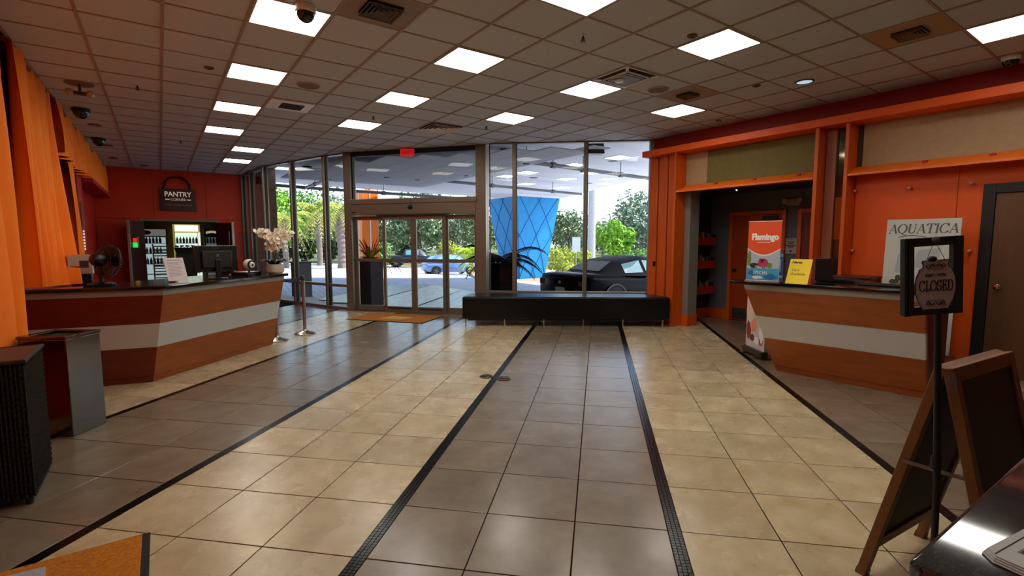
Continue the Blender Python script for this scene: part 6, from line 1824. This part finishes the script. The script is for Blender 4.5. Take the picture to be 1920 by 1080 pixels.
t = car('convertible_car', 'black convertible car parked outside the window behind the bench', org, ha,
        [(0.0, .80, .38, .86), (0.06, .87, .30, .94), (.35, .90, .24, .97), (.95, .93, .20, .95), (1.7, .92, .18, .90), (2.6, .91, .18, .90), (3.1, .92, .18, .92), (3.9, .92, .20, .86), (4.45, .86, .24, .74), (4.72, .70, .30, .60)],
        [(.62, .93, .97, .72, .66), (1.30, .90, 1.26, .82, .60), (2.0, .88, 1.36, .86, .60), (2.55, .88, 1.33, .86, .60), (3.15, .90, .98, .80, .62)], CBL, SOFT, (.92, 3.72), .345, W=.93)
LMP = mat('tail_lamp', (70, 6, 8), .2)
for s in (-1, 1):
    for k in range(3):
        MB().box(-.008, .02, s * .74 - .10 + k * .07 - .022, s * .74 - .10 + k * .07 + .022, .68, .82).build('tail_light', LMP, t, bevel=.004)
MB().box(-.012, .01, -.17, .17, .50, .64).build('licence_plate', mat('plate_grey', (120, 124, 122), .5), t)
MB().box(-.018, .02, -.80, .80, .34, .44).build('bumper_trim', BLACK, t, bevel=.01)
MB().lathe([(.04, 0), (.04, .008)], 16, M=T((-.004, 0, .76)) @ Matrix.Rotation(-PI / 2, 4, 'Y')).build('round_badge', CHROME, t)
x, y = far(822, 37); z = gat(x, y)
BCP = mat('blue_grey_paint', (96, 122, 168), .15, spec=.7, coat=.5)
car('hatchback_car', 'blue grey car driving past beyond the sliding doors', (x - 1.7, y - .9, z), math.radians(-8),
    [(0.0, .66, .40, .74), (.1, .80, .28, .86), (.7, .85, .20, .92), (1.6, .86, .18, .92), (2.8, .86, .18, .92), (3.4, .85, .2, .88), (3.9, .78, .26, .78), (4.1, .6, .34, .62)],
    [(.25, .90, .94, .72, .60), (.85, .90, 1.38, .80, .60), (1.6, .90, 1.46, .82, .62), (2.5, .90, 1.42, .82, .60), (3.2, .90, .95, .76, .60)], BCP, BCP, (.72, 3.3), .31, W=.86)
x, y = far(752, 50); z = gat(x, y)
car('pickup_truck', 'dark parked vehicle half hidden by bushes beyond the doors', (x - 2.0, y - 1.2, z), math.radians(-30),
    [(0.0, .80, .5, 1.05), (.1, .92, .42, 1.1), (1.8, .95, .38, 1.1), (3.6, .95, .38, 1.1), (4.8, .93, .42, 1.02), (5.1, .80, .5, .9)],
    [(1.6, 1.08, 1.12, .84, .74), (1.9, 1.08, 1.72, .86, .70), (2.6, 1.08, 1.80, .86, .70), (3.2, 1.08, 1.74, .86, .70), (3.9, 1.08, 1.12, .82, .70)], mat('dark_truck_paint', (34, 40, 46), .3), mat('dark_truck_roof', (44, 50, 56), .3), (1.0, 4.1), .38, W=.95, cat='truck')
x, y = far(1080, 34); z = gat(x, y)
t = thing('road_sign', 'white road sign on a thin post before the green bushes', 'sign', M=frame((x, y, z), (RV[0], RV[1], 0), (0, 0, 1)))
MB().tube([(0, .03, 0), (0, .03, 2.75)], 0.03, 8).build('sign_post', mat('galvanised_post', (150, 152, 154), .4, .7), t)
MB().box(-.28, .28, -.01, .01, 1.75, 2.75).build('sign_plate', mat('sign_back_white', (206, 208, 210), .5), t, bevel=.01)
x, y = far(559, 46); z = gat(x, y)
t = thing('white_post', 'thin white post with a cross arm before the dark hedge', 'post', M=frame((x, y, z), (RV[0], RV[1], 0), (0, 0, 1)))
MB().tube([(0, 0, 0), (0, 0, 2.3)], 0.06, 8).build('post_shaft', WHITE, t)
MB().box(-.28, .28, -.03, .03, 1.6, 1.75).build('cross_arm', WHITE, t)
